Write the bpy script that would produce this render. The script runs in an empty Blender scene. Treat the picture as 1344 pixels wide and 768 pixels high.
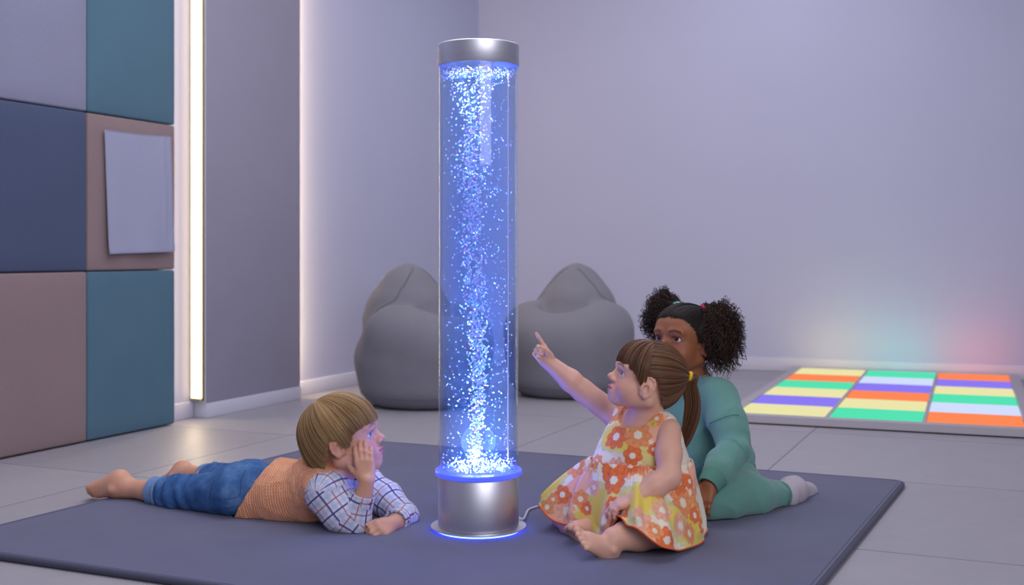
import bpy, bmesh, math, random
import numpy as np
from mathutils import Vector, Matrix

random.seed(7)
RNG = np.random.default_rng(11)
SC = bpy.context.scene
COL = SC.collection

# ---------------------------------------------------------------- camera geometry
F, CX, HY, CH = 1500.0, 672.0, 333.0, 0.738      # focal length (px), principal x, horizon y, eye height


def P(px, py, Y):
    return np.array([(px - CX) / F * Y, Y, CH - (py - HY) / F * Y])


def G(px, py, z=0.0):
    return P(px, py, F * (CH - z) / (py - HY))


def nrm(v):
    v = np.asarray(v, float)
    return v / np.linalg.norm(v)


# ---------------------------------------------------------------- scene bookkeeping
def tag(o, label=None, cat=None, group=None, kind=None):
    if label: o['label'] = label
    if cat: o['category'] = cat
    if group: o['group'] = group
    if kind: o['kind'] = kind
    return o


def empty(name, loc, label, cat, group=None, rz=0.0):
    o = bpy.data.objects.new(name, None)
    o.empty_display_size = 0.05
    o.location = tuple(loc); o.rotation_euler = (0, 0, rz)
    COL.objects.link(o)
    return tag(o, label, cat, group)


def link(name, me, mat=None, parent=None, smooth=True, world=True):
    """link a mesh; its vertices are in world space when world=True, else in the parent's space"""
    o = bpy.data.objects.new(name, me)
    COL.objects.link(o)
    if mat is not None:
        for m in (mat if isinstance(mat, (list, tuple)) else [mat]):
            me.materials.append(m)
    if smooth and len(me.polygons):
        me.polygons.foreach_set('use_smooth', [True] * len(me.polygons))
    if parent is not None:
        o.parent = parent
        if world:
            chain = Matrix.Identity(4)
            q = parent
            while q is not None:
                chain = Matrix.LocRotScale(q.location, q.rotation_euler, q.scale) @ chain
                q = q.parent
            me.transform(chain.inverted())
    return o


def mesh_np(name, V, Fq):
    me = bpy.data.meshes.new(name)
    V = np.asarray(V, np.float32); Fq = np.asarray(Fq, np.int32)
    n, k = Fq.shape
    me.vertices.add(len(V)); me.vertices.foreach_set('co', V.ravel())
    me.loops.add(n * k); me.loops.foreach_set('vertex_index', Fq.ravel())
    me.polygons.add(n)
    me.polygons.foreach_set('loop_start', np.arange(0, n * k, k, dtype=np.int32))
    try:
        me.polygons.foreach_set('loop_total', np.full(n, k, np.int32))
    except Exception:
        pass
    me.update(calc_edges=True)
    return me


def attr_col(me, C, name='Col'):
    a = me.attributes.new(name, 'FLOAT_COLOR', 'POINT')
    C = np.concatenate([np.asarray(C, np.float32), np.ones((len(C), 1), np.float32)], 1)
    a.data.foreach_set('color', C.ravel())


def attr_vec(me, A, name='luv'):
    a = me.attributes.new(name, 'FLOAT_VECTOR', 'POINT')
    a.data.foreach_set('vector', np.asarray(A, np.float32).ravel())


def attr_f(me, A, name='rnd'):
    a = me.attributes.new(name, 'FLOAT', 'POINT')
    a.data.foreach_set('value', np.asarray(A, np.float32).ravel())


def bm_mesh(name, bm):
    me = bpy.data.meshes.new(name)
    bm.normal_update()
    bm.to_mesh(me); bm.free()
    return me


def box_mesh(name, lo, hi, bevel=0.0, seg=2, M=None):
    bm = bmesh.new()
    bmesh.ops.create_cube(bm, size=1.0)
    lo = Vector(lo); hi = Vector(hi)
    for v in bm.verts:
        v.co = Vector(((v.co.x + .5) * (hi.x - lo.x) + lo.x, (v.co.y + .5) * (hi.y - lo.y) + lo.y, (v.co.z + .5) * (hi.z - lo.z) + lo.z))
    if bevel:
        bmesh.ops.bevel(bm, geom=list(bm.edges), offset=bevel, segments=seg, affect='EDGES', profile=0.5)
    if M is not None:
        bmesh.ops.transform(bm, matrix=M, verts=list(bm.verts))
    return bm_mesh(name, bm)


def lathe_mesh(name, prof, n=96, c=(0, 0, 0), close=True):
    """prof: list of (r, z); r = 0 at the ends closes the shape"""
    V = []; Fc = []
    th = np.linspace(0, 2 * np.pi, n, endpoint=False)
    bm = bmesh.new(); rings = []
    for r, z in prof:
        if r <= 1e-6:
            rings.append([bm.verts.new((c[0], c[1], c[2] + z))])
        else:
            rings.append([bm.verts.new((c[0] + r * math.cos(t), c[1] + r * math.sin(t), c[2] + z)) for t in th])
    for a, b in zip(rings[:-1], rings[1:]):
        for i in range(n):
            j = (i + 1) % n
            if len(a) == 1 and len(b) == 1: continue
            if len(a) == 1: bm.faces.new((a[0], b[j], b[i]))
            elif len(b) == 1: bm.faces.new((a[i], a[j], b[0]))
            else: bm.faces.new((a[i], a[j], b[j], b[i]))
    bmesh.ops.recalc_face_normals(bm, faces=list(bm.faces))
    return bm_mesh(name, bm)


def tube_mesh(name, pts, rad, sides=12, closed=False):
    pts = np.asarray(pts, float); n = len(pts)
    rad = np.full(n, rad) if np.isscalar(rad) else np.asarray(rad)
    if closed:
        T = np.roll(pts, -1, 0) - np.roll(pts, 1, 0)
    else:
        T = np.gradient(pts, axis=0)
    T /= np.linalg.norm(T, axis=1)[:, None]
    ref = np.array([0, 0, 1.0]) if abs(T[0, 2]) < .9 else np.array([1.0, 0, 0])
    N = np.zeros_like(T); N[0] = nrm(np.cross(ref, T[0]))
    for i in range(1, n):
        v = N[i - 1] - T[i] * np.dot(N[i - 1], T[i]); N[i] = nrm(v)
    B = np.cross(T, N)
    th = np.linspace(0, 2 * np.pi, sides, endpoint=False)
    V = pts[:, None] + rad[:, None, None] * (N[:, None] * np.cos(th)[None, :, None] + B[:, None] * np.sin(th)[None, :, None])
    idx = np.arange(n * sides).reshape(n, sides)
    nx = np.roll(idx, -1, 0) if closed else idx[1:]
    cu = idx if closed else idx[:-1]
    Q = np.stack([cu, np.roll(cu, -1, 1), np.roll(nx, -1, 1), nx], -1).reshape(-1, 4)
    Vf = V.reshape(-1, 3)
    me = mesh_np(name, Vf, Q)
    if not closed:
        bm = bmesh.new(); bm.from_mesh(me)
        bmesh.ops.holes_fill(bm, edges=[e for e in bm.edges if e.is_boundary], sides=0)
        bm.to_mesh(me); bm.free()
    return me


def catmull(pts, m=8, closed=False):
    pts = np.asarray(pts, float); n = len(pts); out = []
    rng = range(n) if closed else range(n - 1)
    for i in rng:
        if closed:
            p0, p1, p2, p3 = pts[(i - 1) % n], pts[i], pts[(i + 1) % n], pts[(i + 2) % n]
        else:
            p0, p1, p2, p3 = pts[max(i - 1, 0)], pts[i], pts[i + 1], pts[min(i + 2, n - 1)]
        for t in np.linspace(0, 1, m, endpoint=False):
            out.append(.5 * ((2 * p1) + (-p0 + p2) * t + (2 * p0 - 5 * p1 + 4 * p2 - p3) * t * t + (-p0 + 3 * p1 - 3 * p2 + p3) * t ** 3))
    if not closed: out.append(pts[-1])
    return np.array(out)


# ---------------------------------------------------------------- signed-distance modelling
class SDF:
    def __init__(s):
        s.ops = []      # (kind, data, k, mode)
        s.caps = []     # for limb coordinates

    def cap(s, a, b, ra, rb=None, k=.012, mode='u', flat='', uv=None):
        rb = ra if rb is None else rb
        a = np.asarray(a, float); b = np.asarray(b, float)
        s.ops.append(('cap', (a, b, ra, rb, flat), k, mode))
        if mode == 'u': s.caps.append((a, b, ra, rb, uv if uv is not None else 0.0))

    def chain(s, pts, rads, k=.012, mode='u', flat='', u0=0.0):
        u = u0
        for i in range(len(pts) - 1):
            fl = ''
            if i == 0 and 'a' in flat: fl += 'a'
            if i == len(pts) - 2 and 'b' in flat: fl += 'b'
            s.cap(pts[i], pts[i + 1], rads[i], rads[i + 1], k, mode, fl, uv=u)
            u += np.linalg.norm(np.asarray(pts[i + 1]) - np.asarray(pts[i]))

    def ell(s, c, r, axes=None, k=.012, mode='u'):
        axes = np.eye(3) if axes is None else np.asarray(axes)
        r = np.array([r, r, r]) if np.isscalar(r) else np.asarray(r, float)
        s.ops.append(('ell', (np.asarray(c, float), r, axes), k, mode))

    def plane(s, o, n, k=.004):
        """cut away everything on the +n side"""
        s.ops.append(('plane', (np.asarray(o, float), nrm(n)), k, 'd'))

    @staticmethod
    def _bb(op):
        kind, d, k, mode = op
        if kind == 'cap':
            a, b, ra, rb, _ = d
            r = max(ra, rb)
            return np.minimum(a, b) - r, np.maximum(a, b) + r
        c, r, ax = d
        e = np.sqrt(((ax * r[:, None]) ** 2).sum(0))
        return c - e, c + e

    def build(s, res, smooth=1, lo=None, hi=None):
        bbs = [s._bb(o) for o in s.ops if o[3] == 'u']
        L = np.min([b[0] for b in bbs], 0) - 4 * res if lo is None else np.asarray(lo, float)
        H = np.max([b[1] for b in bbs], 0) + 4 * res if hi is None else np.asarray(hi, float)
        n = np.ceil((H - L) / res).astype(int) + 1
        D = np.full(n, .06, np.float32)
        AX = [(L[i] + res * np.arange(n[i])).astype(np.float32) for i in range(3)]
        for op in s.ops:
            kind, d, k, mode = op
            if kind == 'plane':
                o, nn = d
                q = ((AX[0] - o[0]) * nn[0])[:, None, None] + ((AX[1] - o[1]) * nn[1])[None, :, None] + ((AX[2] - o[2]) * nn[2])[None, None, :]
                h = np.maximum(k - np.abs(D - q), 0) / k
                D = np.maximum(D, q) + h * h * k * .25
                continue
            b0, b1 = s._bb(op)
            mg = k + 3 * res + .004
            i0 = np.clip(np.floor((b0 - mg - L) / res).astype(int), 0, n - 1)
            i1 = np.clip(np.ceil((b1 + mg - L) / res).astype(int) + 1, 1, n)
            if np.any(i1 <= i0): continue
            sl = tuple(slice(a, b) for a, b in zip(i0, i1))
            X = AX[0][sl[0]][:, None, None]; Y = AX[1][sl[1]][None, :, None]; Z = AX[2][sl[2]][None, None, :]
            if kind == 'cap':
                a, b, ra, rb, fl = d
                ba = b - a; L2 = max(float(ba @ ba), 1e-12)
                hr = ((X - a[0]) * ba[0] + (Y - a[1]) * ba[1] + (Z - a[2]) * ba[2]) / L2
                h = np.clip(hr, 0, 1)
                q = np.sqrt((X - a[0] - h * ba[0]) ** 2 + (Y - a[1] - h * ba[1]) ** 2 + (Z - a[2] - h * ba[2]) ** 2) - (ra + (rb - ra) * h)
                ln = math.sqrt(L2)
                if 'b' in fl: q = np.maximum(q, (hr - 1) * ln)
                if 'a' in fl: q = np.maximum(q, -hr * ln)
            else:
                c, r, ax = d
                u = [((X - c[0]) * ax[i, 0] + (Y - c[1]) * ax[i, 1] + (Z - c[2]) * ax[i, 2]) / r[i] for i in range(3)]
                k0 = np.sqrt(u[0] ** 2 + u[1] ** 2 + u[2] ** 2)
                k1 = np.sqrt((u[0] / r[0]) ** 2 + (u[1] / r[1]) ** 2 + (u[2] / r[2]) ** 2) + 1e-9
                q = k0 * (k0 - 1) / k1
            A = D[sl]
            if mode == 'u':
                h = np.maximum(k - np.abs(A - q), 0) / k
                D[sl] = np.minimum(A, q) - h * h * k * .25
            else:
                q = -q
                h = np.maximum(k - np.abs(A - q), 0) / k
                D[sl] = np.maximum(A, q) + h * h * k * .25
        V, Q = surface_nets(D, L, res)
        for _ in range(smooth):
            V = laplace(V, Q, .5)
        return V, Q

    def limb_uv(s, V):
        """along-limb and around-limb coordinates of the nearest capsule"""
        best = np.full(len(V), 1e9); out = np.zeros((len(V), 3))
        for (a, b, ra, rb, u0) in s.caps:
            ba = b - a; L2 = float(ba @ ba); ln = math.sqrt(L2)
            if ln < 1e-5: continue
            t = ba / ln
            pa = V - a
            h = np.clip(pa @ ba / L2, 0, 1)
            d = np.linalg.norm(pa - h[:, None] * ba, axis=1) - (ra + (rb - ra) * h)
            ref = np.array([0, 1.0, 0]) if abs(t[1]) < .8 else np.array([0, 0, 1.0])
            e1 = nrm(np.cross(t, ref)); e2 = np.cross(t, e1)
            ang = np.arctan2(pa @ e2, pa @ e1)
            m = d < best
            best[m] = d[m]
            out[m, 0] = u0 + (pa[m] @ t)
            out[m, 1] = ang[m] * (ra + rb) * .5
        return out


def surface_nets(D, lo, res):
    S = D < 0
    c = np.zeros(tuple(n - 1 for n in D.shape), np.uint8)
    offs = [(i, j, k) for i in (0, 1) for j in (0, 1) for k in (0, 1)]
    nx, ny, nz = D.shape
    for i, j, k in offs:
        c += S[i:nx - 1 + i, j:ny - 1 + j, k:nz - 1 + k]
    mix = (c > 0) & (c < 8)
    cells = np.argwhere(mix)
    idx = np.full(c.shape, -1, np.int32); idx[mix] = np.arange(len(cells))
    vals = {o: D[cells[:, 0] + o[0], cells[:, 1] + o[1], cells[:, 2] + o[2]] for o in offs}
    acc = np.zeros((len(cells), 3)); cnt = np.zeros(len(cells))
    for o in offs:
        for ax in range(3):
            if o[ax]: continue
            p = list(o); p[ax] = 1; p = tuple(p)
            a, b = vals[o], vals[p]
            m = (a < 0) != (b < 0)
            t = np.where(m, a / np.where(m, a - b, 1), 0)
            pos = np.tile(np.array(o, float), (len(cells), 1)); pos[:, ax] += t
            acc[m] += pos[m]; cnt[m] += 1
    V = lo + res * (cells + acc / cnt[:, None])
    quads = []
    def cells_of(ii): return idx[ii[:, 0], ii[:, 1], ii[:, 2]]
    for ax in range(3):
        o1, o2 = [(1, 2), (2, 0), (0, 1)][ax]
        sl0 = [slice(1, -1)] * 3; sl1 = [slice(1, -1)] * 3
        sl0[ax] = slice(0, -1); sl1[ax] = slice(1, None)
        a = S[tuple(sl0)]; b = S[tuple(sl1)]
        e = np.argwhere(a != b)
        if not len(e): continue
        flip = a[e[:, 0], e[:, 1], e[:, 2]]
        g = e.copy()
        for q in (0, 1, 2):
            if q != ax: g[:, q] += 1
        d1 = np.zeros(3, int); d1[o1] = 1; d2 = np.zeros(3, int); d2[o2] = 1
        q = np.stack([cells_of(g - d1 - d2), cells_of(g - d2), cells_of(g), cells_of(g - d1)], 1)
        q = np.where(flip[:, None], q, q[:, ::-1])
        quads.append(q)
    return V, np.concatenate(quads)


def laplace(V, Q, lam):
    n = len(V); acc = np.zeros((n, 3)); cnt = np.zeros(n)
    for i in range(4):
        a = Q[:, i]; b = Q[:, (i + 1) % 4]
        for u, w in ((a, b), (b, a)):
            for ax in range(3): acc[:, ax] += np.bincount(u, V[w, ax], n)
            cnt += np.bincount(u, minlength=n)
    return V + lam * (acc / np.maximum(cnt, 1)[:, None] - V)


def normals(V, Q):
    fn = np.cross(V[Q[:, 2]] - V[Q[:, 0]], V[Q[:, 3]] - V[Q[:, 1]])
    N = np.zeros_like(V)
    for i in range(4):
        for ax in range(3): N[:, ax] += np.bincount(Q[:, i], fn[:, ax], len(V))
    return N / (np.linalg.norm(N, axis=1)[:, None] + 1e-12)


def wrinkle(V, Q, amp, freq, stretch=(1, 1, 1), seed=0, mask=None):
    """soft cloth folds: sum of warped waves along the normals"""
    r = np.random.default_rng(seed)
    W = V * np.asarray(stretch)
    d = np.zeros(len(V))
    warp = np.zeros_like(W)
    for i in range(4):
        k = r.normal(size=3) * freq * .4
        warp += np.outer(np.sin(W @ k + r.uniform(0, 6.28)), r.normal(size=3)) * (.35 / freq)
    for i in range(7):
        k = r.normal(size=3); k = k / np.linalg.norm(k) * freq * r.uniform(.6, 1.6)
        d += (1 - np.abs(np.sin((W + warp) @ k + r.uniform(0, 6.28)))) ** 2 * r.uniform(.5, 1)
    d = d / 7 - .25
    if mask is not None: d = d * mask
    return V + normals(V, Q) * (d * amp)[:, None]


def patch(name, V, Q, mask, off, mat, parent, uv=None, thick=.0012):
    """a sewn-on piece: the faces of a garment inside mask, lifted off it"""
    fm = mask[Q].all(1)
    q = Q[fm]
    used = np.unique(q)
    mp = np.full(len(V), -1, np.int32); mp[used] = np.arange(len(used))
    N = normals(V, Q)[used]
    W = V[used] + N * off
    me = mesh_np(name, W, mp[q])
    if uv is not None: attr_vec(me, uv[used])
    o = link(name, me, mat, parent)
    md = o.modifiers.new('thickness', 'SOLIDIFY'); md.thickness = thick + off; md.offset = -1
    return o


# ---------------------------------------------------------------- strands
def strands_mesh(name, S, r0, r1, sides=3):
    """S: (n, m, 3) strand points -> one mesh of thin tapering tubes with a random value per strand"""
    n, m, _ = S.shape
    T = np.gradient(S, axis=1); T /= (np.linalg.norm(T, axis=2)[..., None] + 1e-12)
    # one steady reference axis per strand: the one its path is least parallel to
    axes = np.array([[1, 0, 0], [0, 1, 0], [0, 0, 1], [.577, .577, .577], [-.577, .577, .577], [.577, -.577, .577]])
    worst = np.abs(np.einsum('nmk,ak->nma', T, axes)).max(1)
    ref = np.repeat(axes[worst.argmin(1)][:, None], m, 1)
    N = np.cross(T, ref); N /= (np.linalg.norm(N, axis=2)[..., None] + 1e-12)
    B = np.cross(T, N)
    rad = (r0 + (r1 - r0) * np.linspace(0, 1, m) ** 2)[None, :, None, None]
    th = np.arange(sides) * 2 * np.pi / sides
    V = S[:, :, None] + rad * (N[:, :, None] * np.cos(th)[:, None] + B[:, :, None] * np.sin(th)[:, None])
    idx = np.arange(n * m * sides).reshape(n, m, sides)
    a = idx[:, :-1]; b = idx[:, 1:]
    Q = np.stack([a, np.roll(a, -1, 2), np.roll(b, -1, 2), b], -1).reshape(-1, 4)
    me = mesh_np(name, V.reshape(-1, 3), Q)
    attr_f(me, np.repeat(RNG.random(n), m * sides))
    return me


# ---------------------------------------------------------------- materials
def lin(h):
    h = h.lstrip('#')
    c = [int(h[i:i + 2], 16) / 255 for i in (0, 2, 4)]
    return tuple(x / 12.92 if x <= .04045 else ((x + .055) / 1.055) ** 2.4 for x in c)


class M:
    """small node-tree helper"""
    def __init__(s, name, rough=.6, color=(.5, .5, .5), metal=0.0, spec=.5):
        s.m = bpy.data.materials.new(name); s.m.use_nodes = True
        s.t = s.m.node_tree; s.n = s.t.nodes; s.l = s.t.links
        s.b = s.n['Principled BSDF']; s.out = s.n['Material Output']
        s.b.inputs['Base Color'].default_value = (*color, 1)
        s.b.inputs['Roughness'].default_value = rough
        s.b.inputs['Metallic'].default_value = metal
        s.b.inputs['Specular IOR Level'].default_value = spec

    def node(s, typ, **kw):
        n = s.n.new(typ)
        for k, v in kw.items():
            if k.startswith('i_'):
                key = k[2:].replace('_', ' ')
                n.inputs[key].default_value = v
            else: setattr(n, k, v)
        return n

    def coord(s, out='Object', scale=(1, 1, 1), rot=(0, 0, 0), loc=(0, 0, 0)):
        c = s.node('ShaderNodeTexCoord'); mp = s.node('ShaderNodeMapping')
        mp.inputs['Scale'].default_value = scale; mp.inputs['Rotation'].default_value = rot; mp.inputs['Location'].default_value = loc
        s.l.new(c.outputs[out], mp.inputs['Vector'])
        return mp.outputs['Vector']

    def attr(s, name, out='Vector'):
        return s.node('ShaderNodeAttribute', attribute_name=name).outputs[out]

    def noise(s, vec, scale, detail=3, rough=.5):
        n = s.node('ShaderNodeTexNoise'); n.inputs['Scale'].default_value = scale
        n.inputs['Detail'].default_value = detail; n.inputs['Roughness'].default_value = rough
        if vec is not None: s.l.new(vec, n.inputs['Vector'])
        return n.outputs['Fac']

    def ramp(s, fac, stops):
        r = s.node('ShaderNodeValToRGB')
        e = r.color_ramp.elements
        while len(e) < len(stops): e.new(.5)
        for el, (p, c) in zip(e, stops):
            el.position = p; el.color = (*c, 1)
        s.l.new(fac, r.inputs['Fac'])
        return r.outputs['Color']

    def math(s, op, a, b=None, c=None, clamp=False):
        n = s.node('ShaderNodeMath', operation=op); n.use_clamp = clamp
        for i, v in enumerate((a, b, c)):
            if v is None: continue
            if isinstance(v, (int, float)): n.inputs[i].default_value = v
            else: s.l.new(v, n.inputs[i])
        return n.outputs[0]

    def mix(s, fac, a, b):
        n = s.node('ShaderNodeMix', data_type='RGBA')
        for key, v in ((0, fac), (6, a), (7, b)):
            if isinstance(v, (int, float)): n.inputs[key].default_value = v
            elif isinstance(v, tuple): n.inputs[key].default_value = (*v[:3], 1)
            else: s.l.new(v, n.inputs[key])
        return n.outputs[2]

    def sep(s, vec):
        n = s.node('ShaderNodeSeparateXYZ'); s.l.new(vec, n.inputs[0])
        return n.outputs

    def color(s, c):
        s.l.new(c, s.b.inputs['Base Color']); return s

    def bump(s, h, strength=.3, dist=.002):
        n = s.node('ShaderNodeBump'); n.inputs['Strength'].default_value = strength; n.inputs['Distance'].default_value = dist
        s.l.new(h, n.inputs['Height'])
        s.l.new(n.outputs['Normal'], s.b.inputs['Normal']); return s


def fabric(name, hexcol, weave=420, var=.12, rough=.9, bump=.25, dark=None, sheen=.1):
    m = M(name, rough, spec=.2)
    c = lin(hexcol)
    v = m.coord()
    n1 = m.noise(v, weave, 2); n2 = m.noise(v, 9, 3)
    s = m.math('ADD', m.math('MULTIPLY', n1, .6), m.math('MULTIPLY', n2, .4))
    lo = tuple(x * (1 - var) for x in c) if dark is None else lin(dark)
    hi = tuple(min(1, x * (1 + var)) for x in c)
    m.color(m.ramp(s, [(.3, lo), (.7, hi)]))
    m.bump(n1, bump, .0015)
    m.b.inputs['Sheen Weight'].default_value = sheen
    return m.m


def woven(name, hexcol, size=.004, var=.1, rough=.9, strength=.3):
    """visible over-under thread grid on a flat panel"""
    m = M(name, rough, spec=.15)
    c = lin(hexcol)
    v = m.coord()
    x, y, z = m.sep(v)
    k = 2 * math.pi / size
    hor = m.math('SINE', m.math('MULTIPLY', m.math('ADD', x, y), k))
    ver = m.math('SINE', m.math('MULTIPLY', z, k))
    w = m.math('MULTIPLY', hor, ver)
    n = m.noise(v, 260, 2); nb = m.noise(v, 5, 2)
    s = m.math('ADD', m.math('MULTIPLY', w, .12), m.math('ADD', m.math('MULTIPLY', n, .7), m.math('MULTIPLY', nb, .3)))
    m.color(m.ramp(s, [(.25, tuple(q * (1 - var) for q in c)), (.75, tuple(min(1, q * (1 + var)) for q in c))]))
    m.bump(m.math('ADD', w, n), strength, .0012)
    m.b.inputs['Sheen Weight'].default_value = .08
    return m.m


def emitter(name, hexcol, strength):
    m = bpy.data.materials.new(name); m.use_nodes = True
    t = m.node_tree; t.nodes.clear()
    o = t.nodes.new('ShaderNodeOutputMaterial'); e = t.nodes.new('ShaderNodeEmission')
    e.inputs['Color'].default_value = (*lin(hexcol), 1); e.inputs['Strength'].default_value = strength
    t.links.new(e.outputs[0], o.inputs['Surface'])
    return m
# ================================================================= the room
SL = 0.44
D1 = nrm([SL, 1, 0])                       # runs along the left wall, away from the camera
N1 = np.array([D1[1], -D1[0], 0])          # out of the left wall, into the room
F0 = np.array([-1.25, 5.40, 0.0])          # a point on the front line of the padded panels
ROT = math.atan2(D1[1], D1[0])
DEPTH = 0.078                               # padded panels stand this far off the wall
W0 = F0 - N1 * DEPTH
tt = (1.36 - .02933 * W0[1] + (W0[0] + 1.36) * -1) / (SL + .02933)
CORNER = np.array([W0[0] + SL * tt, W0[1] + tt, 0.0])
B1 = nrm([1, -.38, 0])                     # runs along the back wall, to the right
NB = np.array([B1[1], -B1[0], 0])          # into the room
ROTB = math.atan2(B1[1], B1[0])
HROOM = 2.95


def wallbox(name, origin, rot, x0, x1, y0, y1, z0, z1, mat, bevel=0.0, parent=None, seg=2):
    """a box in a frame turned about z: x along, y across, z up"""
    me = box_mesh(name, (x0, y0, z0), (x1, y1, z1), bevel, seg)
    o = link(name, me, mat, smooth=bevel > 0, world=False)
    o.location = tuple(origin); o.rotation_euler = (0, 0, rot)
    return o


def paint(name, hexcol):
    m = M(name, .75, spec=.25)
    v = m.coord()
    n = m.noise(v, 60, 4); n2 = m.noise(v, 1.3, 2)
    c = lin(hexcol)
    m.color(m.ramp(m.math('ADD', m.math('MULTIPLY', n, .3), m.math('MULTIPLY', n2, .7)),
                   [(.3, tuple(x * .975 for x in c)), (.7, tuple(x * 1.02 for x in c))]))
    m.bump(m.noise(v, 330, 3), .05, .001)
    return m.m


MAT_WALL = paint('wall_paint', '#BDBED3')
MAT_BASE = M('baseboard_paint', .5, lin('#CFCDD8')).m


def floor_material():
    m = M('floor_tiles', .34, spec=.5)
    v = m.coord()
    x, y, z = m.sep(v)
    u = m.math('ADD', m.math('MULTIPLY', x, float(N1[0])), m.math('MULTIPLY', y, float(N1[1])))
    w = m.math('ADD', m.math('MULTIPLY', x, float(D1[0])), m.math('MULTIPLY', y, float(D1[1])))
    masks = []; cells = []
    for q, off, pitch in ((u, .77, .965), (w, -3.89, .93)):
        t = m.math('DIVIDE', m.math('ADD', q, off), pitch)
        fr = m.math('FRACT', t)
        dist = m.math('MULTIPLY', m.math('MINIMUM', fr, m.math('SUBTRACT', 1.0, fr)), pitch)
        masks.append(m.math('LESS_THAN', dist, .0026))
        cells.append(m.math('FLOOR', t))
    grout = m.math('MAXIMUM', masks[0], masks[1])
    cv = m.node('ShaderNodeCombineXYZ'); m.l.new(cells[0], cv.inputs[0]); m.l.new(cells[1], cv.inputs[1])
    wn = m.node('ShaderNodeTexWhiteNoise'); m.l.new(cv.outputs[0], wn.inputs['Vector'])
    n = m.noise(v, 7, 5, .6)
    s = m.math('ADD', m.math('MULTIPLY', n, .6), m.math('MULTIPLY', wn.outputs['Value'], .4))
    a, b = lin('#9D999E'), lin('#A8A4A8')
    tile = m.ramp(s, [(.25, a), (.75, b)])
    m.color(m.mix(grout, tile, lin('#77737B')))
    r = m.math('ADD', .40, m.math('MULTIPLY', m.noise(v, 30, 3), .14))
    m.l.new(m.math('ADD', r, m.math('MULTIPLY', grout, .4)), m.b.inputs['Roughness'])
    m.bump(m.math('SUBTRACT', m.math('MULTIPLY', m.noise(v, 140, 2), .1), grout), .35, .002)
    return m.m


fl = link('floor', box_mesh('floor', (-5.2, -1.5, -.06), (5.5, 9.4, 0)), floor_material(), smooth=False)
tag(fl, kind='structure')

wl = wallbox('wall_left', W0, ROT, -5.0, tt * math.sqrt(1 + SL * SL) + .2, 0, .12, 0, HROOM, MAT_WALL)
tag(wl, kind='structure')
wb = wallbox('wall_back', CORNER, ROTB, -.2, 5.6, 0, .12, 0, HROOM, MAT_WALL)
tag(wb, kind='structure')

# skirting boards (with a small rounded top edge)
LW = tt * math.sqrt(1 + SL * SL)
T_A, T_B = -.304, .437                     # the tall grey panel, along the wall
bl = wallbox('baseboard_left', W0, ROT, -.62, T_A - .005, -.014, -.0005, .0005, .075, MAT_BASE, .003)
tag(bl, kind='structure')
bl2 = wallbox('baseboard_left_far', W0, ROT, T_B + .001, LW - .016, -.014, -.0005, .0005, .075, MAT_BASE, .003)
tag(bl2, kind='structure')
bb = wallbox('baseboard_back', CORNER, ROTB, .02, 5.5, -.014, -.0005, .0005, .085, MAT_BASE, .003)
tag(bb, kind='structure')
pl = wallbox('trim_1', W0, ROT, T_A, T_B, -DEPTH - .006, -.0005, .0005, .066, MAT_BASE, .002)
tag(pl, kind='structure')

# ---- tall grey fabric panel
MAT_GREYP = woven('grey_panel_fabric', '#9A96A5', .006, .07)
g = wallbox('fabric_panel', W0, ROT, T_A, T_B, -DEPTH, -.001, .067, HROOM, MAT_GREYP, .004)
tag(g, 'tall plain grey fabric wall panel from skirting to top, right of the glowing strip', 'wall panel')


# ---- padded panels, two columns of three in view (and the row above the frame left out)
def padded(x0, x1, z0, z1, mat, name_label):
    t = .006
    me = box_mesh('padded_panel', (x0 + t * .3, -DEPTH, z0 + t * .3), (x1 - t * .3, -.002, z1 - t * .3), .008, 3)
    bm = bmesh.new(); bm.from_mesh(me)
    # upholstery swells a little towards the middle of the face
    bmesh.ops.subdivide_edges(bm, edges=[e for e in bm.edges if e.calc_length() > .2], cuts=10, use_grid_fill=True)
    for v in bm.verts:
        if v.co.y < -DEPTH + .004:
            a = (v.co.x - x0) / (x1 - x0); b = (v.co.z - z0) / (z1 - z0)
            v.co.y -= .005 * (max(0, 16 * a * (1 - a) * b * (1 - b))) ** .5
    bm.to_mesh(me); bm.free()
    o = link('padded_panel', me, mat, world=False)
    o.location = tuple(W0); o.rotation_euler = (0, 0, ROT)
    return tag(o, name_label, 'padded panel', 'padded panels on the left wall')


XR = -.464 * math.sqrt(1 + SL * SL)        # right edge of the padded block
COLB = (XR - .512, XR); COLA = (XR - 1.10, XR - .512)
MT = {k: woven('panel_' + k, h, .005, .09) for k, h in
      dict(teal='#567686', mauve='#927E7D', navy='#4F5973', grey='#8E8EA3').items()}
Z1, Z2, Z3 = .669, 1.292, 1.93
padded(*COLA, .004, Z1, MT['mauve'], 'dusty mauve padded wall panel at floor level, under the navy one')
padded(*COLB, .004, Z1, MT['teal'], 'teal padded wall panel at floor level, below the panel with the cloth')
padded(*COLA, Z1, Z2, MT['navy'], 'navy blue padded wall panel between the grey and the mauve ones')
padded(*COLB, Z1, Z2, MT['mauve'], 'dusty mauve padded wall panel with a pale cloth hung on it')
padded(*COLA, Z2, Z3, MT['grey'], 'pale grey padded wall panel above the navy one')
padded(*COLB, Z2, Z3, MT['teal'], 'teal padded wall panel above the panel with the cloth')


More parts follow.
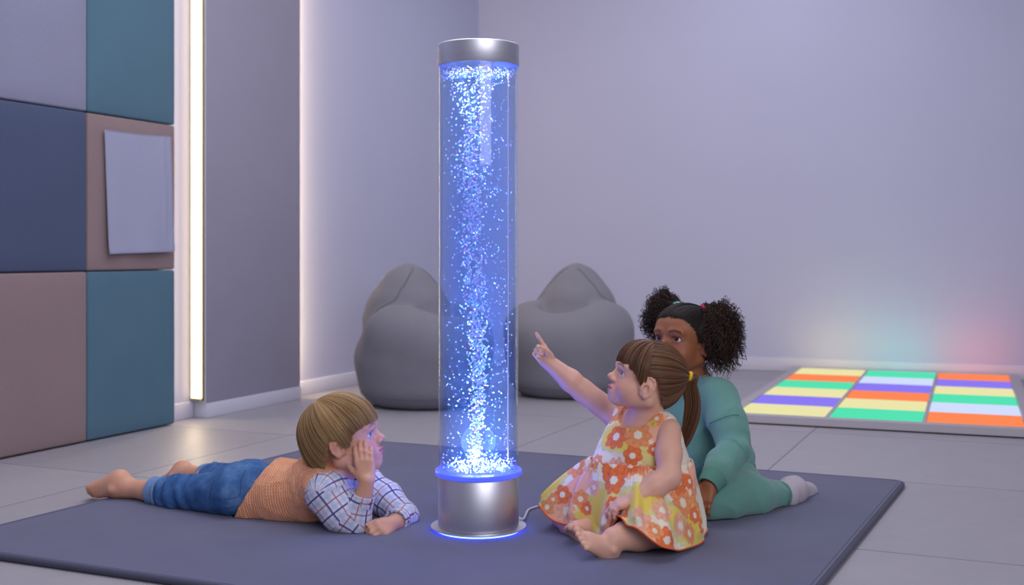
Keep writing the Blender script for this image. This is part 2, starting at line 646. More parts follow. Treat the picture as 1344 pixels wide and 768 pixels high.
# ---- cloth hung on the mauve panel
def cloth():
    nx, nz = 48, 70
    # corners along the wall / up it
    def at(px, py):                        # point of the picture's cloth, put on the panel's front plane
        r = (px - CX) / F
        t = (F0[0] - r * F0[1]) / (r - SL)
        t = (r * F0[1] - F0[0]) / (SL - r)
        Y = F0[1] + t
        return t * math.sqrt(1 + SL * SL), CH - (py - HY) / F * Y
    tl, tr, bl_, br = at(134, 171), at(219, 180), at(137, 333), at(223, 330)
    V = []
    for j in range(nz):
        b = j / (nz - 1)
        for i in range(nx):
            a = i / (nx - 1)
            x = (tl[0] * (1 - a) + tr[0] * a) * (1 - b) + (bl_[0] * (1 - a) + br[0] * a) * b
            z = (tl[1] * (1 - a) + tr[1] * a) * (1 - b) + (bl_[1] * (1 - a) + br[1] * a) * b
            z -= .006 * math.sin(a * math.pi) * (1 - b) * .6
            y = -DEPTH - .0135 - .007 * b - .004 * math.sin(a * 9 + b * 2) * b - .005 * math.exp(-((a - .88) / .035) ** 2) * (1 - .5 * b) \
                - .012 * max(0, b - .86) * (1 + math.sin(a * 14)) - .006 * max(0, .07 - abs(a - 1)) * 10
            V.append((x, y, z))
    idx = np.arange(nx * nz).reshape(nz, nx)
    Q = np.stack([idx[:-1, :-1], idx[1:, :-1], idx[1:, 1:], idx[:-1, 1:]], -1).reshape(-1, 4)
    me = mesh_np('hanging_cloth', V, Q)
    o = link('hanging_cloth', me, woven('cloth_weave', '#A6A8BE', .004, .06, strength=.4), world=False)
    o.location = tuple(W0); o.rotation_euler = (0, 0, ROT)
    md = o.modifiers.new('thickness', 'SOLIDIFY'); md.thickness = .003; md.offset = 0
    tag(o, 'pale grey square cloth hanging on the mauve padded panel', 'cloth')
    # hems
    E = np.array(V).reshape(nz, nx, 3)
    mh = woven('cloth_hem', '#9FA1B7', .003, .06)
    for line in (E[0], E[-1], E[:, 0], E[:, -1]):
        h = link('hem', tube_mesh('hem', line[::2] + np.array([0, -.001, 0]), .0022, 8), mh, parent=None, world=False)
        h.parent = o
    return o


cloth()

# ---- warm light strips
MAT_ALU = M('brushed_profile', .35, lin('#8E8A80'), 1.0).m
MAT_WARM = emitter('warm_diffuser', '#FFDDA8', 3.6)
MAT_WARM2 = emitter('warm_diffuser_far', '#FFDCA8', 17.0)


def strip(xf, side, y0, y1, z0, z1, label):
    o = empty('light_strip', W0, label, 'light strip', 'warm light strips beside the grey panel', ROT)
    x0, x1 = (xf - .012, xf - .0005) if side < 0 else (xf + .0005, xf + .012)
    p = link('profile', box_mesh('profile', (x0, y0 - .004, z0), (x1, y1 + .004, z1), .001, 1), MAT_ALU, smooth=False, world=False); p.parent = o
    xd0, xd1 = (x0 - .008, x0 - .0002) if side < 0 else (x1 + .0002, x1 + .008)
    d = link('diffuser', box_mesh('diffuser', (xd0, y0, z0 + .004), (xd1, y1, z1 - .004), .003, 3), MAT_WARM if side < 0 else MAT_WARM2, world=False); d.parent = o
    c = link('end_cap', box_mesh('end_cap', (min(x0, xd0), y0 - .004, z0 - .006), (max(x1, xd1), y1 + .004, z0 - .0003), .001, 1), MAT_ALU, smooth=False, world=False); c.parent = o
    return o


tr2 = wallbox('trim_2', W0, ROT, T_A - .004, T_A - .0002, -DEPTH, -.0005, .067, HROOM, M('reveal_paint', .6, lin('#DAD6D2')).m)
tag(tr2, kind='structure')
strip(T_A - .004, -1, -.070, -.014, .085, HROOM - .02, 'warm white glowing vertical strip between the padded panels and the tall grey panel')
strip(T_B, 1, -.050, -.020, .085, HROOM - .02, 'warm strip tucked behind the far edge of the tall grey panel, seen by its glow')


# ---- mat
def mat_obj():
    FL, FR, NL = G(455, 581)[:2], G(1187, 637)[:2], np.array([-1.466, 2.85])
    NR = FR + NL - FL
    h = .016
    c = [NL, NR, FR, FL]
    out = []
    r = .045
    for i in range(4):
        p = c[i]; a = nrm(c[i - 1] - p); b = nrm(c[(i + 1) % 4] - p)
        ctr = p + (a + b) * r
        for k in range(9):
            t = k / 8
            q = (1 - t) ** 2 * (p + a * r) + 2 * t * (1 - t) * p + t * t * (p + b * r)
            out.append(q)
    out = np.array(out)
    bm = bmesh.new()
    ring = [bm.verts.new((x, y, h)) for x, y in out]
    f = bm.faces.new(ring)
    bmesh.ops.recalc_face_normals(bm, faces=[f])
    e = bmesh.ops.extrude_face_region(bm, geom=[f])
    for v in e['geom']:
        if isinstance(v, bmesh.types.BMVert): v.co.z = .0015
    bmesh.ops.recalc_face_normals(bm, faces=list(bm.faces))
    bmesh.ops.bevel(bm, geom=[q for q in bm.edges if abs(q.verts[0].co.z - q.verts[1].co.z) < 1e-6 and len(q.link_faces) == 2 and abs(q.calc_face_angle()) > .5],
                    offset=.004, segments=2, affect='EDGES')
    m = fabric('mat_felt', '#65667D', 500, .10, .95, .35)
    o = link('floor_mat', bm_mesh('floor_mat', bm), m, smooth=False)
    tag(o, 'large slate-blue rectangular play mat that the children are on', 'mat')
    ctr = out.mean(0)
    inner = ctr + (out - ctr) * (1 - .012)
    edge = np.concatenate([out, np.full((len(out), 1), .0085)], 1)
    lnk = link('edge_binding', tube_mesh('edge_binding', edge, .0075, 8, closed=True), fabric('mat_binding', '#4A4A5C', 500, .1, .9), parent=o)
    st = np.concatenate([inner, np.full((len(out), 1), h)], 1)
    link('stitching', tube_mesh('stitching', st, .0011, 6, closed=True), fabric('mat_thread', '#55566B', 500, .1, .9), parent=o)
    return h


MAT_H = mat_obj()


# ---- glowing dance floor
def dance_floor():
    A = np.array([.988, 5.03, 0]); e1 = nrm([1, -.40, 0]); rot = math.atan2(e1[1], e1[0])
    o = empty('dance_floor', A, 'low frame of glowing coloured tiles lying on the floor by the back wall', 'light-up floor', None, rot)
    W, L = 1.16, 2.12
    mf = M('dance_frame', .5, lin('#B5AFB2'), 0).m
    z = .040
    bm = bmesh.new()
    b = .055
    def bx(x0, x1, y0, y1, z0, z1):
        q = bmesh.ops.create_cube(bm, size=1)['verts']
        for v in q:
            v.co = Vector((x0 + (v.co.x + .5) * (x1 - x0), y0 + (v.co.y + .5) * (y1 - y0), z0 + (v.co.z + .5) * (z1 - z0)))
    bx(-b, W + b, -b, -.004, .006, z); bx(-b, W + b, L + .004, L + b, .006, z)
    bx(-b, -.004, -.004, L + .004, .006, z); bx(W + .004, W + b, -.004, L + .004, .006, z)
    bx(-.004, W + .004, -.004, L + .004, .006, .020)
    bmesh.ops.bevel(bm, geom=[e for e in bm.edges], offset=.002, segments=1, affect='EDGES')
    f = link('frame', bm_mesh('frame', bm), mf, smooth=False, world=False); f.parent = o
    d = link('foot_strip', box_mesh('foot_strip', (-b + .008, -b + .008, .0003), (W + b - .008, L + b - .008, .0058)), M('dance_foot', .8, lin('#2B2A30')).m, smooth=False, world=False); d.parent = o
    C = dict(y=('yellow', '#EDE6AC'), o=('orange', '#FF8A58'), g=('green', '#56E4B4'), v=('violet', '#8C7CF4'), w=('pale blue', '#D2DEFF'))
    mats = {k: emitter('tile_' + v[0].replace(' ', '_'), v[1], 1.0) for k, v in C.items()}
    cols = ['yvygoy', 'gyovwg', 'owgyvo']      # near to far
    gap = .012; cw = (W - 2 * gap * 1.6) / 3; rh = L / 6
    for i, col in enumerate(cols):
        for j, k in enumerate(col):
            x0 = i * (cw + gap * 1.6); y0 = j * rh
            t = link('light_tile', box_mesh('light_tile', (x0, y0 + .003, .0205), (x0 + cw, y0 + rh - .003, z - .0015), .003, 2), mats[k], world=False)
            t.parent = o
            t['label'] = C[k][0] + ' glowing tile'
    for i in (1, 2):
        x0 = i * cw + (i - 1) * gap * 1.6
        t = link('divider', box_mesh('divider', (x0 + .002, 0, .0205), (x0 + gap * 1.6 - .002, L, z - .001), .001, 1), mf, smooth=False, world=False); t.parent = o
    return o


dance_floor()


# ---- bean bags
def bean_bag(cen, face, label, R=.34, H=.68, seed=1, lean=1.0):
    """face: direction (angle) the seat looks to"""
    fx = np.array([math.cos(face), math.sin(face), 0]); sx = np.array([-fx[1], fx[0], 0]); up = np.array([0, 0, 1.0])
    Tt = lambda f, s, u: np.array(cen) + fx * f + sx * s + up * u
    B = SDF()
    B.ell(Tt(0, 0, .225), (R, R, .245), [fx, sx, up], k=.05)
    B.ell(Tt(.01, 0, .09), (R * .90, R * .90, .13), [fx, sx, up], k=.08)
    # raised ring of the seat: two arms and the front lip
    for a in np.linspace(-.52, .52, 13) * math.pi:
        B.ell(Tt(.00 + .195 * math.cos(a), .205 * math.sin(a), .285 + .070 * math.sin(a) ** 2), (.122, .122, .115), k=.07)
    # hollow of the seat
    B.ell(Tt(.075, 0, .475), (.145, .130, .095), [fx, sx, nrm(up - fx * .12)], k=.03, mode='d')
    # pointed back
    B.chain([Tt(-.07, 0, .25), Tt(-.115, 0, .42), Tt(-.115 * lean, 0, .55), Tt(-.105 * lean, 0, H - .020)], [.25, .218, .135, .018], .035)
    B.plane(Tt(0, 0, .002), -up, .01)
    V, Q = B.build(.009, 2)
    hmask = np.clip((V[:, 2] - .05) / .2, 0, 1)
    V = wrinkle(V, Q, .007, 9, (1, 1, .8), seed, hmask)
    V[:, 2] = np.maximum(V[:, 2], .002)
    o = empty('bean_bag', cen, label, 'bean bag', 'grey bean bags by the back wall')
    loc = (V - np.array(cen))
    f = loc @ fx; s = loc @ sx; u = loc[:, 2]
    body = link('cushion', mesh_np('cushion', V, Q), MAT_BEAN, o)
    md = body.modifiers.new('sub', 'SUBSURF'); md.levels = 0; md.render_levels = 1
    # raised seams: one up the middle of the back, one each side from the back to the floor
    N = normals(V, Q)
    # body panels meet in seams: crease + piping traced on the surface
    from mathutils.bvhtree import BVHTree
    tree = BVHTree.FromPolygons([tuple(v) for v in V], [tuple(q) for q in Q])
    def trace(pts, name='seam', r=.0045):
        out = []
        for p in pts:
            hit = tree.find_nearest(Vector(p))
            out.append(np.array(hit[0]) + np.array(hit[1]) * .0005)
        return link(name, tube_mesh(name, catmull(out, 4), r * .7, 8), MAT_BEANSEAM, o)
    for sg in (-1, 1):
        trace([Tt(-.06 + .0 * a, sg * (.21 * (1 - a) ** .9 + .012), .10 + (H - .12) * a) for a in np.linspace(.45, .97, 12)])
    trace([Tt(.36 * math.cos(a), .36 * math.sin(a), .035) for a in np.linspace(0, 2 * math.pi, 36)], 'base_piping')
    lp = Tt(-.11 * lean, 0, H - .012)
    loop = [lp + sx * .018 * math.cos(a) + up * (.016 + .020 * math.sin(a)) for a in np.linspace(-.9, math.pi + .9, 14)]
    return o


MAT_BEAN = fabric('bean_fabric', '#828086', 300, .08, .9, .3)
MAT_BEANSEAM = fabric('bean_seam', '#6E6C76', 300, .08, .9, .3)
cl = P(556, 470, 5.62); cr = P(748, 470, 6.02)
bean_bag((cl[0], cl[1], 0), math.radians(-42), 'grey pointed bean bag by the left wall, left of the bubble column', seed=3)
bean_bag((cr[0], cr[1], 0), math.radians(-112), 'grey pointed bean bag behind the bubble column, nearer the dark-haired child', R=.345, seed=5)
# ================================================================= bubble column
TC = P(628, 700, 3.0); TC[2] = MAT_H
tube = empty('bubble_tube', TC, 'tall clear water column full of bubbles, blue lit, on a brushed metal base', 'bubble tube')


def brushed(name, hexcol, rough=.3):
    m = M(name, rough, lin(hexcol), 1.0)
    v = m.coord(scale=(1, 1, 90))
    n = m.noise(v, 6, 4)
    m.l.new(m.math('ADD', rough - .06, m.math('MULTIPLY', n, .14)), m.b.inputs['Roughness'])
    m.bump(n, .05, .0008)
    m.b.inputs['Anisotropic'].default_value = .5
    return m.m


MAT_STEEL = brushed('brushed_steel', '#CDCDD4', .40)
ZT = lambda py: CH - (py - HY) / F * 3.0 - MAT_H
zb0, zb1, zc0, zc1 = .010, ZT(621), ZT(88), ZT(60)
R = .106


def lat(name, prof, mat, parent=None, smooth=True, n=96):
    o = link(name, lathe_mesh(name, prof, n), mat, smooth=smooth, world=False)
    o.parent = parent or tube
    md = o.modifiers.new('edge', 'EDGE_SPLIT'); md.split_angle = math.radians(35)
    return o


lat('base_flange', [(0, .0065), (.118, .0065), (.124, .0072), (.1255, .0085), (.1245, .0100), (.119, .0108), (0, .0108)], MAT_STEEL)
lat('base', [(0, .0110), (R - .001, .0110), (R, .0122), (R, zb1 - .004), (R - .001, zb1 - .0025), (0, zb1 - .0025)], MAT_STEEL)
lat('led_ring', [(.108, .0012), (.1125, .0012), (.1130, .0030), (.1125, .0060), (.108, .0060), (.108, .0012)], emitter('blue_ring_light', '#3B4DFF', 20.0))

# acrylic parts: thin clear shell with a gloss
def acrylic(name, tint, edge=.5, gloss=.08, rough=.02):
    m = bpy.data.materials.new(name); m.use_nodes = True
    t = m.node_tree; t.nodes.clear()
    o = t.nodes.new('ShaderNodeOutputMaterial')
    tr = t.nodes.new('ShaderNodeBsdfTransparent'); tr.inputs['Color'].default_value = (*tint, 1)
    gl = t.nodes.new('ShaderNodeBsdfGlossy'); gl.inputs['Roughness'].default_value = rough
    gl.inputs['Color'].default_value = (1, 1, 1, 1)
    fr = t.nodes.new('ShaderNodeFresnel'); fr.inputs['IOR'].default_value = 1.42
    mx = t.nodes.new('ShaderNodeMixShader')
    ge = t.nodes.new('ShaderNodeNewGeometry'); iv = t.nodes.new('ShaderNodeMath'); iv.operation = 'SUBTRACT'; iv.inputs[0].default_value = 1
    mu = t.nodes.new('ShaderNodeMath'); mu.operation = 'MULTIPLY'
    t.links.new(ge.outputs['Backfacing'], iv.inputs[1]); t.links.new(iv.outputs[0], mu.inputs[0]); t.links.new(fr.outputs[0], mu.inputs[1])
    t.links.new(mu.outputs[0], mx.inputs[0]); t.links.new(tr.outputs[0], mx.inputs[1]); t.links.new(gl.outputs[0], mx.inputs[2])
    t.links.new(mx.outputs[0], o.inputs['Surface'])
    return m


MAT_ACR = acrylic('clear_acrylic', (.93, .96, 1.0))
zt0, zt1 = zb1 + .0115, zc0 - .0015
lat('acrylic_tube', [(R - .001, zt0), (R - .001, zt1), (R - .0032, zt1), (R - .0032, zt0), (R - .001, zt0)], MAT_ACR)

# glowing acrylic collar on the base
mc = M('collar_acrylic', .15, lin('#5566C8')); mc.b.inputs['Emission Color'].default_value = (*lin('#4A5BFF'), 1); mc.b.inputs['Emission Strength'].default_value = .75
lat('collar', [(R - .02, zb1 - .0022), (R + .006, zb1 - .0022), (R + .0085, zb1 + .0005), (R + .0085, zb1 + .0085), (R + .006, zb1 + .011), (R - .02, zb1 + .011), (R - .02, zb1 - .0022)], mc.m)
lat('light_plate', [(0, zb1 - .002), (R - .021, zb1 - .002), (R - .021, zb1 + .006), (0, zb1 + .006)], emitter('base_light_plate', '#6E84FF', 1.6))

# water
zw0, zw1 = zb1 + .0112, ZT(91.5)
mw = bpy.data.materials.new('lit_water'); mw.use_nodes = True
t = mw.node_tree; t.nodes.clear()
o_ = t.nodes.new('ShaderNodeOutputMaterial')
tr = t.nodes.new('ShaderNodeBsdfTransparent')
vs = t.nodes.new('ShaderNodeVolumeScatter'); vs.inputs['Color'].default_value = (.28, .56, 1, 1); vs.inputs['Density'].default_value = .30; vs.inputs['Anisotropy'].default_value = .0
va = t.nodes.new('ShaderNodeVolumeAbsorption'); va.inputs['Color'].default_value = (.10, .47, 1, 1); va.inputs['Density'].default_value = 3.5
ad = t.nodes.new('ShaderNodeAddShader')
t.links.new(vs.outputs[0], ad.inputs[0]); t.links.new(va.outputs[0], ad.inputs[1])
t.links.new(tr.outputs[0], o_.inputs['Surface']); t.links.new(ad.outputs[0], o_.inputs['Volume'])
lat('water', [(0, zw0), (R - .0035, zw0), (R - .0035, zw1), (0, zw1)], mw)

# top cap
lat('top_cap', [(0, zc0 - .001), (R - .006, zc0 - .001), (R + .0005, zc0), (R + .001, zc0 + .001), (R + .001, zc1 - .002), (R - .001, zc1), (0, zc1)], MAT_STEEL)
# foam on the water's surface
mfoam = M('foam', .3, (.75, .82, 1), spec=.6)
vq = mfoam.coord(); mfoam.bump(mfoam.noise(vq, 120, 3), .8, .006)
mfoam.b.inputs['Transmission Weight'].default_value = .3

# air pipe
mp = M('clear_pipe', .2, (.92, .86, .95)); mp.b.inputs['Transmission Weight'].default_value = .25
ap = TC + np.array([.0775, -.030, 0])
pts = [ap + np.array([0, 0, z]) for z in np.linspace(zt0 + .03, zw1 - .008, 30)]
link('air_pipe', tube_mesh('air_pipe', pts, .0016, 10), mp.m, tube)

# power cord
pc = [TC + np.array([.095, .045, .018]), TC + np.array([.125, .055, .006])]
cordp = [np.array([*(TC[:2] + (.098, .05)), MAT_H + .022]), np.array([*(TC[:2] + (.118, .058)), MAT_H + .012])]
for px, py in ((693, 670), (702, 666), (712, 663.5), (726, 662), (745, 664)):
    q = G(px, py, MAT_H + .004); cordp.append(q)
link('power_cord', tube_mesh('power_cord', catmull(cordp, 8), .0032, 10), M('cord_plastic', .4, lin('#C9C9D2')).m, tube)

# ---- bubbles
def bub_mat(name, col):
    m = M(name, .12, col, spec=.8)
    m.b.inputs['Coat Weight'].default_value = .6
    m.b.inputs['Transmission Weight'].default_value = .0
    m.b.inputs['Subsurface Weight'].default_value = .0
    return m.m


BM_ = [bub_mat('bubble_white', (.93, .95, 1)), bub_mat('bubble_pink', (1, .55, .85)), bub_mat('bubble_cyan', (.45, .95, 1)), bub_mat('bubble_blue', (.55, .65, 1))]
NB_ = 3200
B = []
for i in range(NB_):
    u = RNG.random()
    z = zw0 + .012 + (zw1 - zw0 - .02) * u
    kind = RNG.random()
    if kind < .66:      # the rising plume, wandering a little
        sw = .020 * math.sin(u * 5.2 + .9) * min(1, u * 3 + .1)
        sp = .0085 + .012 * u
        if u > .95: sp += (u - .95) * .8
        x = -.008 + sw * .55 + RNG.normal() * sp; y = -.01 + .02 * math.cos(u * 6) + RNG.normal() * sp
        r = RNG.uniform(.0013, .0033) * (1.10 - .15 * u)
    else:
        a = RNG.uniform(0, 6.283); rr = .094 * math.sqrt(RNG.random())
        x, y = rr * math.cos(a), rr * math.sin(a); r = RNG.uniform(.0007, .0022)
    q = math.hypot(x, y)
    if q > .097: x, y = x * .097 / q, y * .097 / q
    B.append((x, y, z, r))
for i in range(760):    # froth at the bottom and the top
    a = RNG.uniform(0, 6.283); rr = .097 * math.sqrt(RNG.random())
    top = i % 2 == 0
    z = (zw1 - .004 - abs(RNG.normal()) * .007) if top else (zw0 + .004 + abs(RNG.normal()) * .010)
    B.append((rr * math.cos(a), rr * math.sin(a), z, RNG.uniform(.0012, .0026)))
B = np.array(B)
order = np.argsort(-B[:, 3])
B = B[order]
bm = bmesh.new(); bmesh.ops.create_icosphere(bm, subdivisions=2, radius=1.0)
SV = np.array([v.co[:] for v in bm.verts]); SF = np.array([[v.index for v in f.verts] for f in bm.faces]); bm.free()
pick = RNG.choice(4, len(B), p=[.46, .26, .15, .13])
base_me = []
for k in range(4):
    me = mesh_np('bubble', SV, SF); me.materials.append(BM_[k]); me.polygons.foreach_set('use_smooth', [True] * len(me.polygons)); base_me.append(me)
for i in range(100):
    o = bpy.data.objects.new('bubble', base_me[pick[i]]); COL.objects.link(o); o.parent = tube
    o.location = tuple(B[i, :3]); o.scale = (B[i, 3],) * 3
nb = len(B) - 100
V = (B[100:, None, :3] + B[100:, None, 3:4] * SV[None]).reshape(-1, 3)
Fq = (SF[None] + (np.arange(nb) * len(SV))[:, None, None]).reshape(-1, 3)
me = mesh_np('fine_bubbles', V, Fq)
for m in BM_: me.materials.append(m)
me.polygons.foreach_set('material_index', np.repeat(pick[100:], len(SF)).astype(np.int32))
me.polygons.foreach_set('use_smooth', [True] * len(me.polygons))
fb = link('fine_bubbles', me, None, world=False); fb.parent = tube
fb['kind'] = 'stuff'
# froth disc at the surface
bm = bmesh.new()
bmesh.ops.create_circle(bm, cap_ends=True, radius=R - .004, segments=64)


def lamp(name, typ, loc, energy, col, size=.01, rot=None, **kw):
    L = bpy.data.lights.new(name, typ); L.energy = energy; L.color = col
    if typ in ('POINT', 'SPOT'): L.shadow_soft_size = size
    for k, v in kw.items(): setattr(L, k, v)
    o = bpy.data.objects.new(name, L); COL.objects.link(o); o.location = tuple(loc)
    if rot: o.rotation_euler = rot
    return o


bm.free()
# the column's own lamps: in the base shining up
for i, (a, col, e) in enumerate(((0.3, (.62, .78, 1), 9), (2.4, (.66, .78, 1), 9), (4.4, (1, .45, .9), 5), (5.4, (.4, .9, 1), 5))):
    l = lamp('base_lamp', 'SPOT', TC + np.array([.045 * math.cos(a), .045 * math.sin(a), zb1 + .016]), e, col, .006, (math.pi, 0, 0), spot_size=math.radians(50), spot_blend=.6)
    l.parent = None
for i, (a, col, e) in enumerate(((1.3, (.62, .78, 1), 7), (3.4, (.62, .78, 1), 7), (5.3, (1, .5, .9), 5))):  # spots added under the cap to even out the bubbles' brightness
    lamp('cap_fill', 'SPOT', TC + np.array([.045 * math.cos(a), .045 * math.sin(a), zc0 - .006]), e, col, .006, (0, 0, 0), spot_size=math.radians(50), spot_blend=.6)

# the wide-angle blue lamp under the water: it lights faces, arms and the mat round the column
lamp('glow_lamp', 'POINT', TC + np.array([0, 0, zb1 + .05]), 5.2, (.16, .20, 1), .05)

# unseen coloured lamps added over the far tiles to strengthen the wall glow
A_ = np.array([.988, 5.03, 0]); e1_ = nrm([1, -.40, 0]); e2_ = np.array([-e1_[1], e1_[0], 0])
for i, (col, e) in enumerate((((1, .80, .35), .75), ((.15, 1, .75), .8), ((1, .22, .20), 1.0))):
    L = bpy.data.lights.new('wall_glow_fill', 'AREA'); L.shape = 'RECTANGLE'; L.size = .30; L.size_y = .12; L.energy = e; L.color = col
    o = bpy.data.objects.new('wall_glow_fill', L); COL.objects.link(o)
    p = A_ + e1_ * (.19 + i * .392) + e2_ * 1.98
    o.location = (p[0], p[1], .046)
    d = e2_ * .75 + np.array([0, 0, .66])
    o.rotation_euler = Vector(d).to_track_quat('-Z', 'Y').to_euler()

# collimated beams along the water: one up from the base, one down from the cap, added for even brightness
for nm, z, e, rx in (('base_beam', zb1 + .0115, 2.1, math.pi), ('cap_fill_beam', zc0 - .004, .8, 0)):
    L = bpy.data.lights.new(nm, 'AREA'); L.shape = 'DISK'; L.size = .17; L.energy = e; L.color = (.66, .80, 1); L.spread = math.radians(14)
    o = bpy.data.objects.new(nm, L); COL.objects.link(o); o.location = tuple(TC + np.array([0, 0, z])); o.rotation_euler = (rx, 0, 0)

# what the two warm strips throw into the room
for nm, t_, d, e in (('strip_lamp', T_A - .03, N1 * .75 - D1 * .65, 7.0), ('strip_lamp', T_B + .03, N1 * .45 + D1 * .9, 5.0)):
    L = bpy.data.lights.new(nm, 'AREA'); L.shape = 'RECTANGLE'; L.size = .05; L.size_y = 2.7; L.energy = e; L.color = (1, .80, .52)
    o = bpy.data.objects.new(nm, L); COL.objects.link(o)
    p = W0 + D1 * t_ + N1 * .045
    o.location = (p[0], p[1], 1.46)
    z_ = -nrm(d); y_ = np.array([0, 0, 1.0]); x_ = np.cross(y_, z_)
    o.rotation_euler = Matrix(np.stack([x_, y_, z_], 1).tolist()).to_euler()
# ================================================================= people: shared anatomy
class Fr:
    """a head's or hand's frame: forward, left, up"""
    def __init__(s, C, f, up, k=1.0):
        s.C = np.asarray(C, float); s.f = nrm(f); s.l = nrm(np.cross(up, s.f)); s.u = np.cross(s.f, s.l); s.k = k
        s.ax = np.array([s.f, s.l, s.u])

    def __call__(s, f, l, u):
        return s.C + s.k * (s.f * f + s.l * l + s.u * u)

    def inv(s, V):
        return (V - s.C) @ s.ax.T / s.k

    def inv_dir(s, d):
        return nrm(s.ax @ np.asarray(d, float))


def face_frame(C, heading, pitch, roll=0.0, k=1.0):
    """heading: direction on the floor the face looks to; pitch up, roll, in degrees"""
    h = nrm(heading); p = math.radians(pitch)
    f = h * math.cos(p) + np.array([0, 0, math.sin(p)])
    up = -h * math.sin(p) + np.array([0, 0, math.cos(p)])
    l = np.cross(up, f); r = math.radians(roll)
    return Fr(C, f, up * math.cos(r) + l * math.sin(r), k)


def add_head(B, H, neck, nose=1.0, mouth_open=0.0, cheek=1.0, ear_f=-.004, ear_u=-.006, ear_k=1.0, jaw=1.0):
    k = H.k; ax = H.ax
    E = lambda c, r, kk=.012, mode='u', axes=ax: B.ell(H(*c), np.array(r) * k, axes, kk * k, mode)
    E((-.010, 0, .030), (.092, .077, .080))
    E((.030, 0, .030), (.058, .065, .060), .02)
    E((.026, 0, -.030 * jaw), (.056, .060, .060 * jaw), .02)
    for s in (-1, 1):
        E((.046, s * .033, -.038), (.031 * cheek, .028 * cheek, .030 * cheek), .016)
        B.cap(H(.054, s * .010, -.079 * jaw), H(-.008, s * .052, -.046), .018 * k, .020 * k, .02 * k)
    E((.066, 0, -.082 * jaw), (.019, .021, .017), .014)
    E((.077, 0, -.052), (.014, .024, .020), .014)
    # nose
    B.cap(H(.081, 0, .008), H(.0925, 0, -.015), .0062 * k, .0085 * k, .014 * k)
    E((.0980 * nose, 0, -.0190), (.0094, .0096, .0086), .007)
    for s in (-1, 1):
        E((.0905, s * .0100, -.0245), (.0085, .0062, .0062), .005)
        E((.0965, s * .0048, -.0315), (.0035, .0026, .0030), .003, 'd')
    # mouth
    o = mouth_open
    E((.0905, 0, -.0440), (.0060, .0165, .0046), .005)
    E((.0885, 0, -.0540 - o), (.0058, .0140, .0050), .005)
    for s in (-1, 1):
        B.cap(H(.0965, 0, -.0490 - o * .5), H(.0875, s * .017, -.0492 - o * .3), .0011 * k + o * .4, .0007 * k, .003 * k, 'd')
    # eyes: sockets and lids
    for s in (-1, 1):
        E((.0890, s * .0315, .0005), (.0165, .0165, .0112), .006, 'd')
        up = [(.0765, .0175, -.0005), (.0798, .0245, .0076), (.0780, .0345, .0086), (.0660, .0452, .0010)]
        lo = [(.0765, .0175, -.0010), (.0782, .0250, -.0080), (.0755, .0350, -.0082), (.0660, .0452, .0000)]
        for arc, r in ((up, .0027), (lo, .0022)):
            for a, b in zip(arc[:-1], arc[1:]):
                B.cap(H(a[0], s * a[1], a[2]), H(b[0], s * b[1], b[2]), r * k, r * k, .004 * k)
        # brow
        B.cap(H(.0865, s * .016, .0190), H(.0735, s * .044, .0195), .005 * k, .005 * k, .016 * k)
        # ear: plate, rim, inner ridge, lobe, tragus; the back edge stands away from the head
        ea = nrm(H.f * .93 - H.l * s * .26 - H.u * .14); eo = nrm(np.cross(ea, H.u) * -s); eu = nrm(np.cross(ea, eo)); eu = eu if eu @ H.u > 0 else -eu
        if eo @ (H.l * s) < 0: eo = -eo
        ec = H(ear_f, s * .0775, ear_u)
        q = lambda a, u, o=0.0: ec + k * ear_k * (ea * a + eu * u + eo * o)
        B.ell(q(-.002, .001, -.001), np.array([.0185, .0050, .0262]) * k * ear_k, [ea, eo, eu], .004 * k)
        B.cap(q(.006, 0, -.010), q(-.004, 0, -.008), .017 * k, .015 * k, .008 * k)
        B.cap(q(.0125, .010, -.007), q(.0115, -.019, -.007), .0078 * k, .0078 * k, .006 * k)
        rim = [(.011, .006), (.0115, .017), (.005, .0260), (-.006, .0278), (-.0160, .0220), (-.0205, .010), (-.0195, -.003), (-.0140, -.016), (-.005, -.0245)]
        for a, b in zip(rim[:-1], rim[1:]):
            B.cap(q(a[0], a[1], .0020), q(b[0], b[1], .0020), .0034 * k, .0034 * k, .003 * k)
        inn = [(.002, .016), (-.0085, .009), (-.0100, -.003), (-.006, -.013)]
        for a, b in zip(inn[:-1], inn[1:]):
            B.cap(q(a[0], a[1], .0012), q(b[0], b[1], .0012), .0026 * k, .0026 * k, .003 * k)
        B.ell(q(.001, -.0255, .0005), np.array([.0075, .0045, .0080]) * k, [ea, eo, eu], .005 * k)
        B.ell(q(.0105, -.006, .0015), .0042 * k, None, .004 * k)
        B.ell(q(.0015, -.004, .0052), np.array([.0075, .0048, .0100]) * k, [ea, eo, eu], .003 * k, 'd')
    B.cap(H(-.026, 0, -.045), neck, .046 * k, .045 * k, .022 * k)


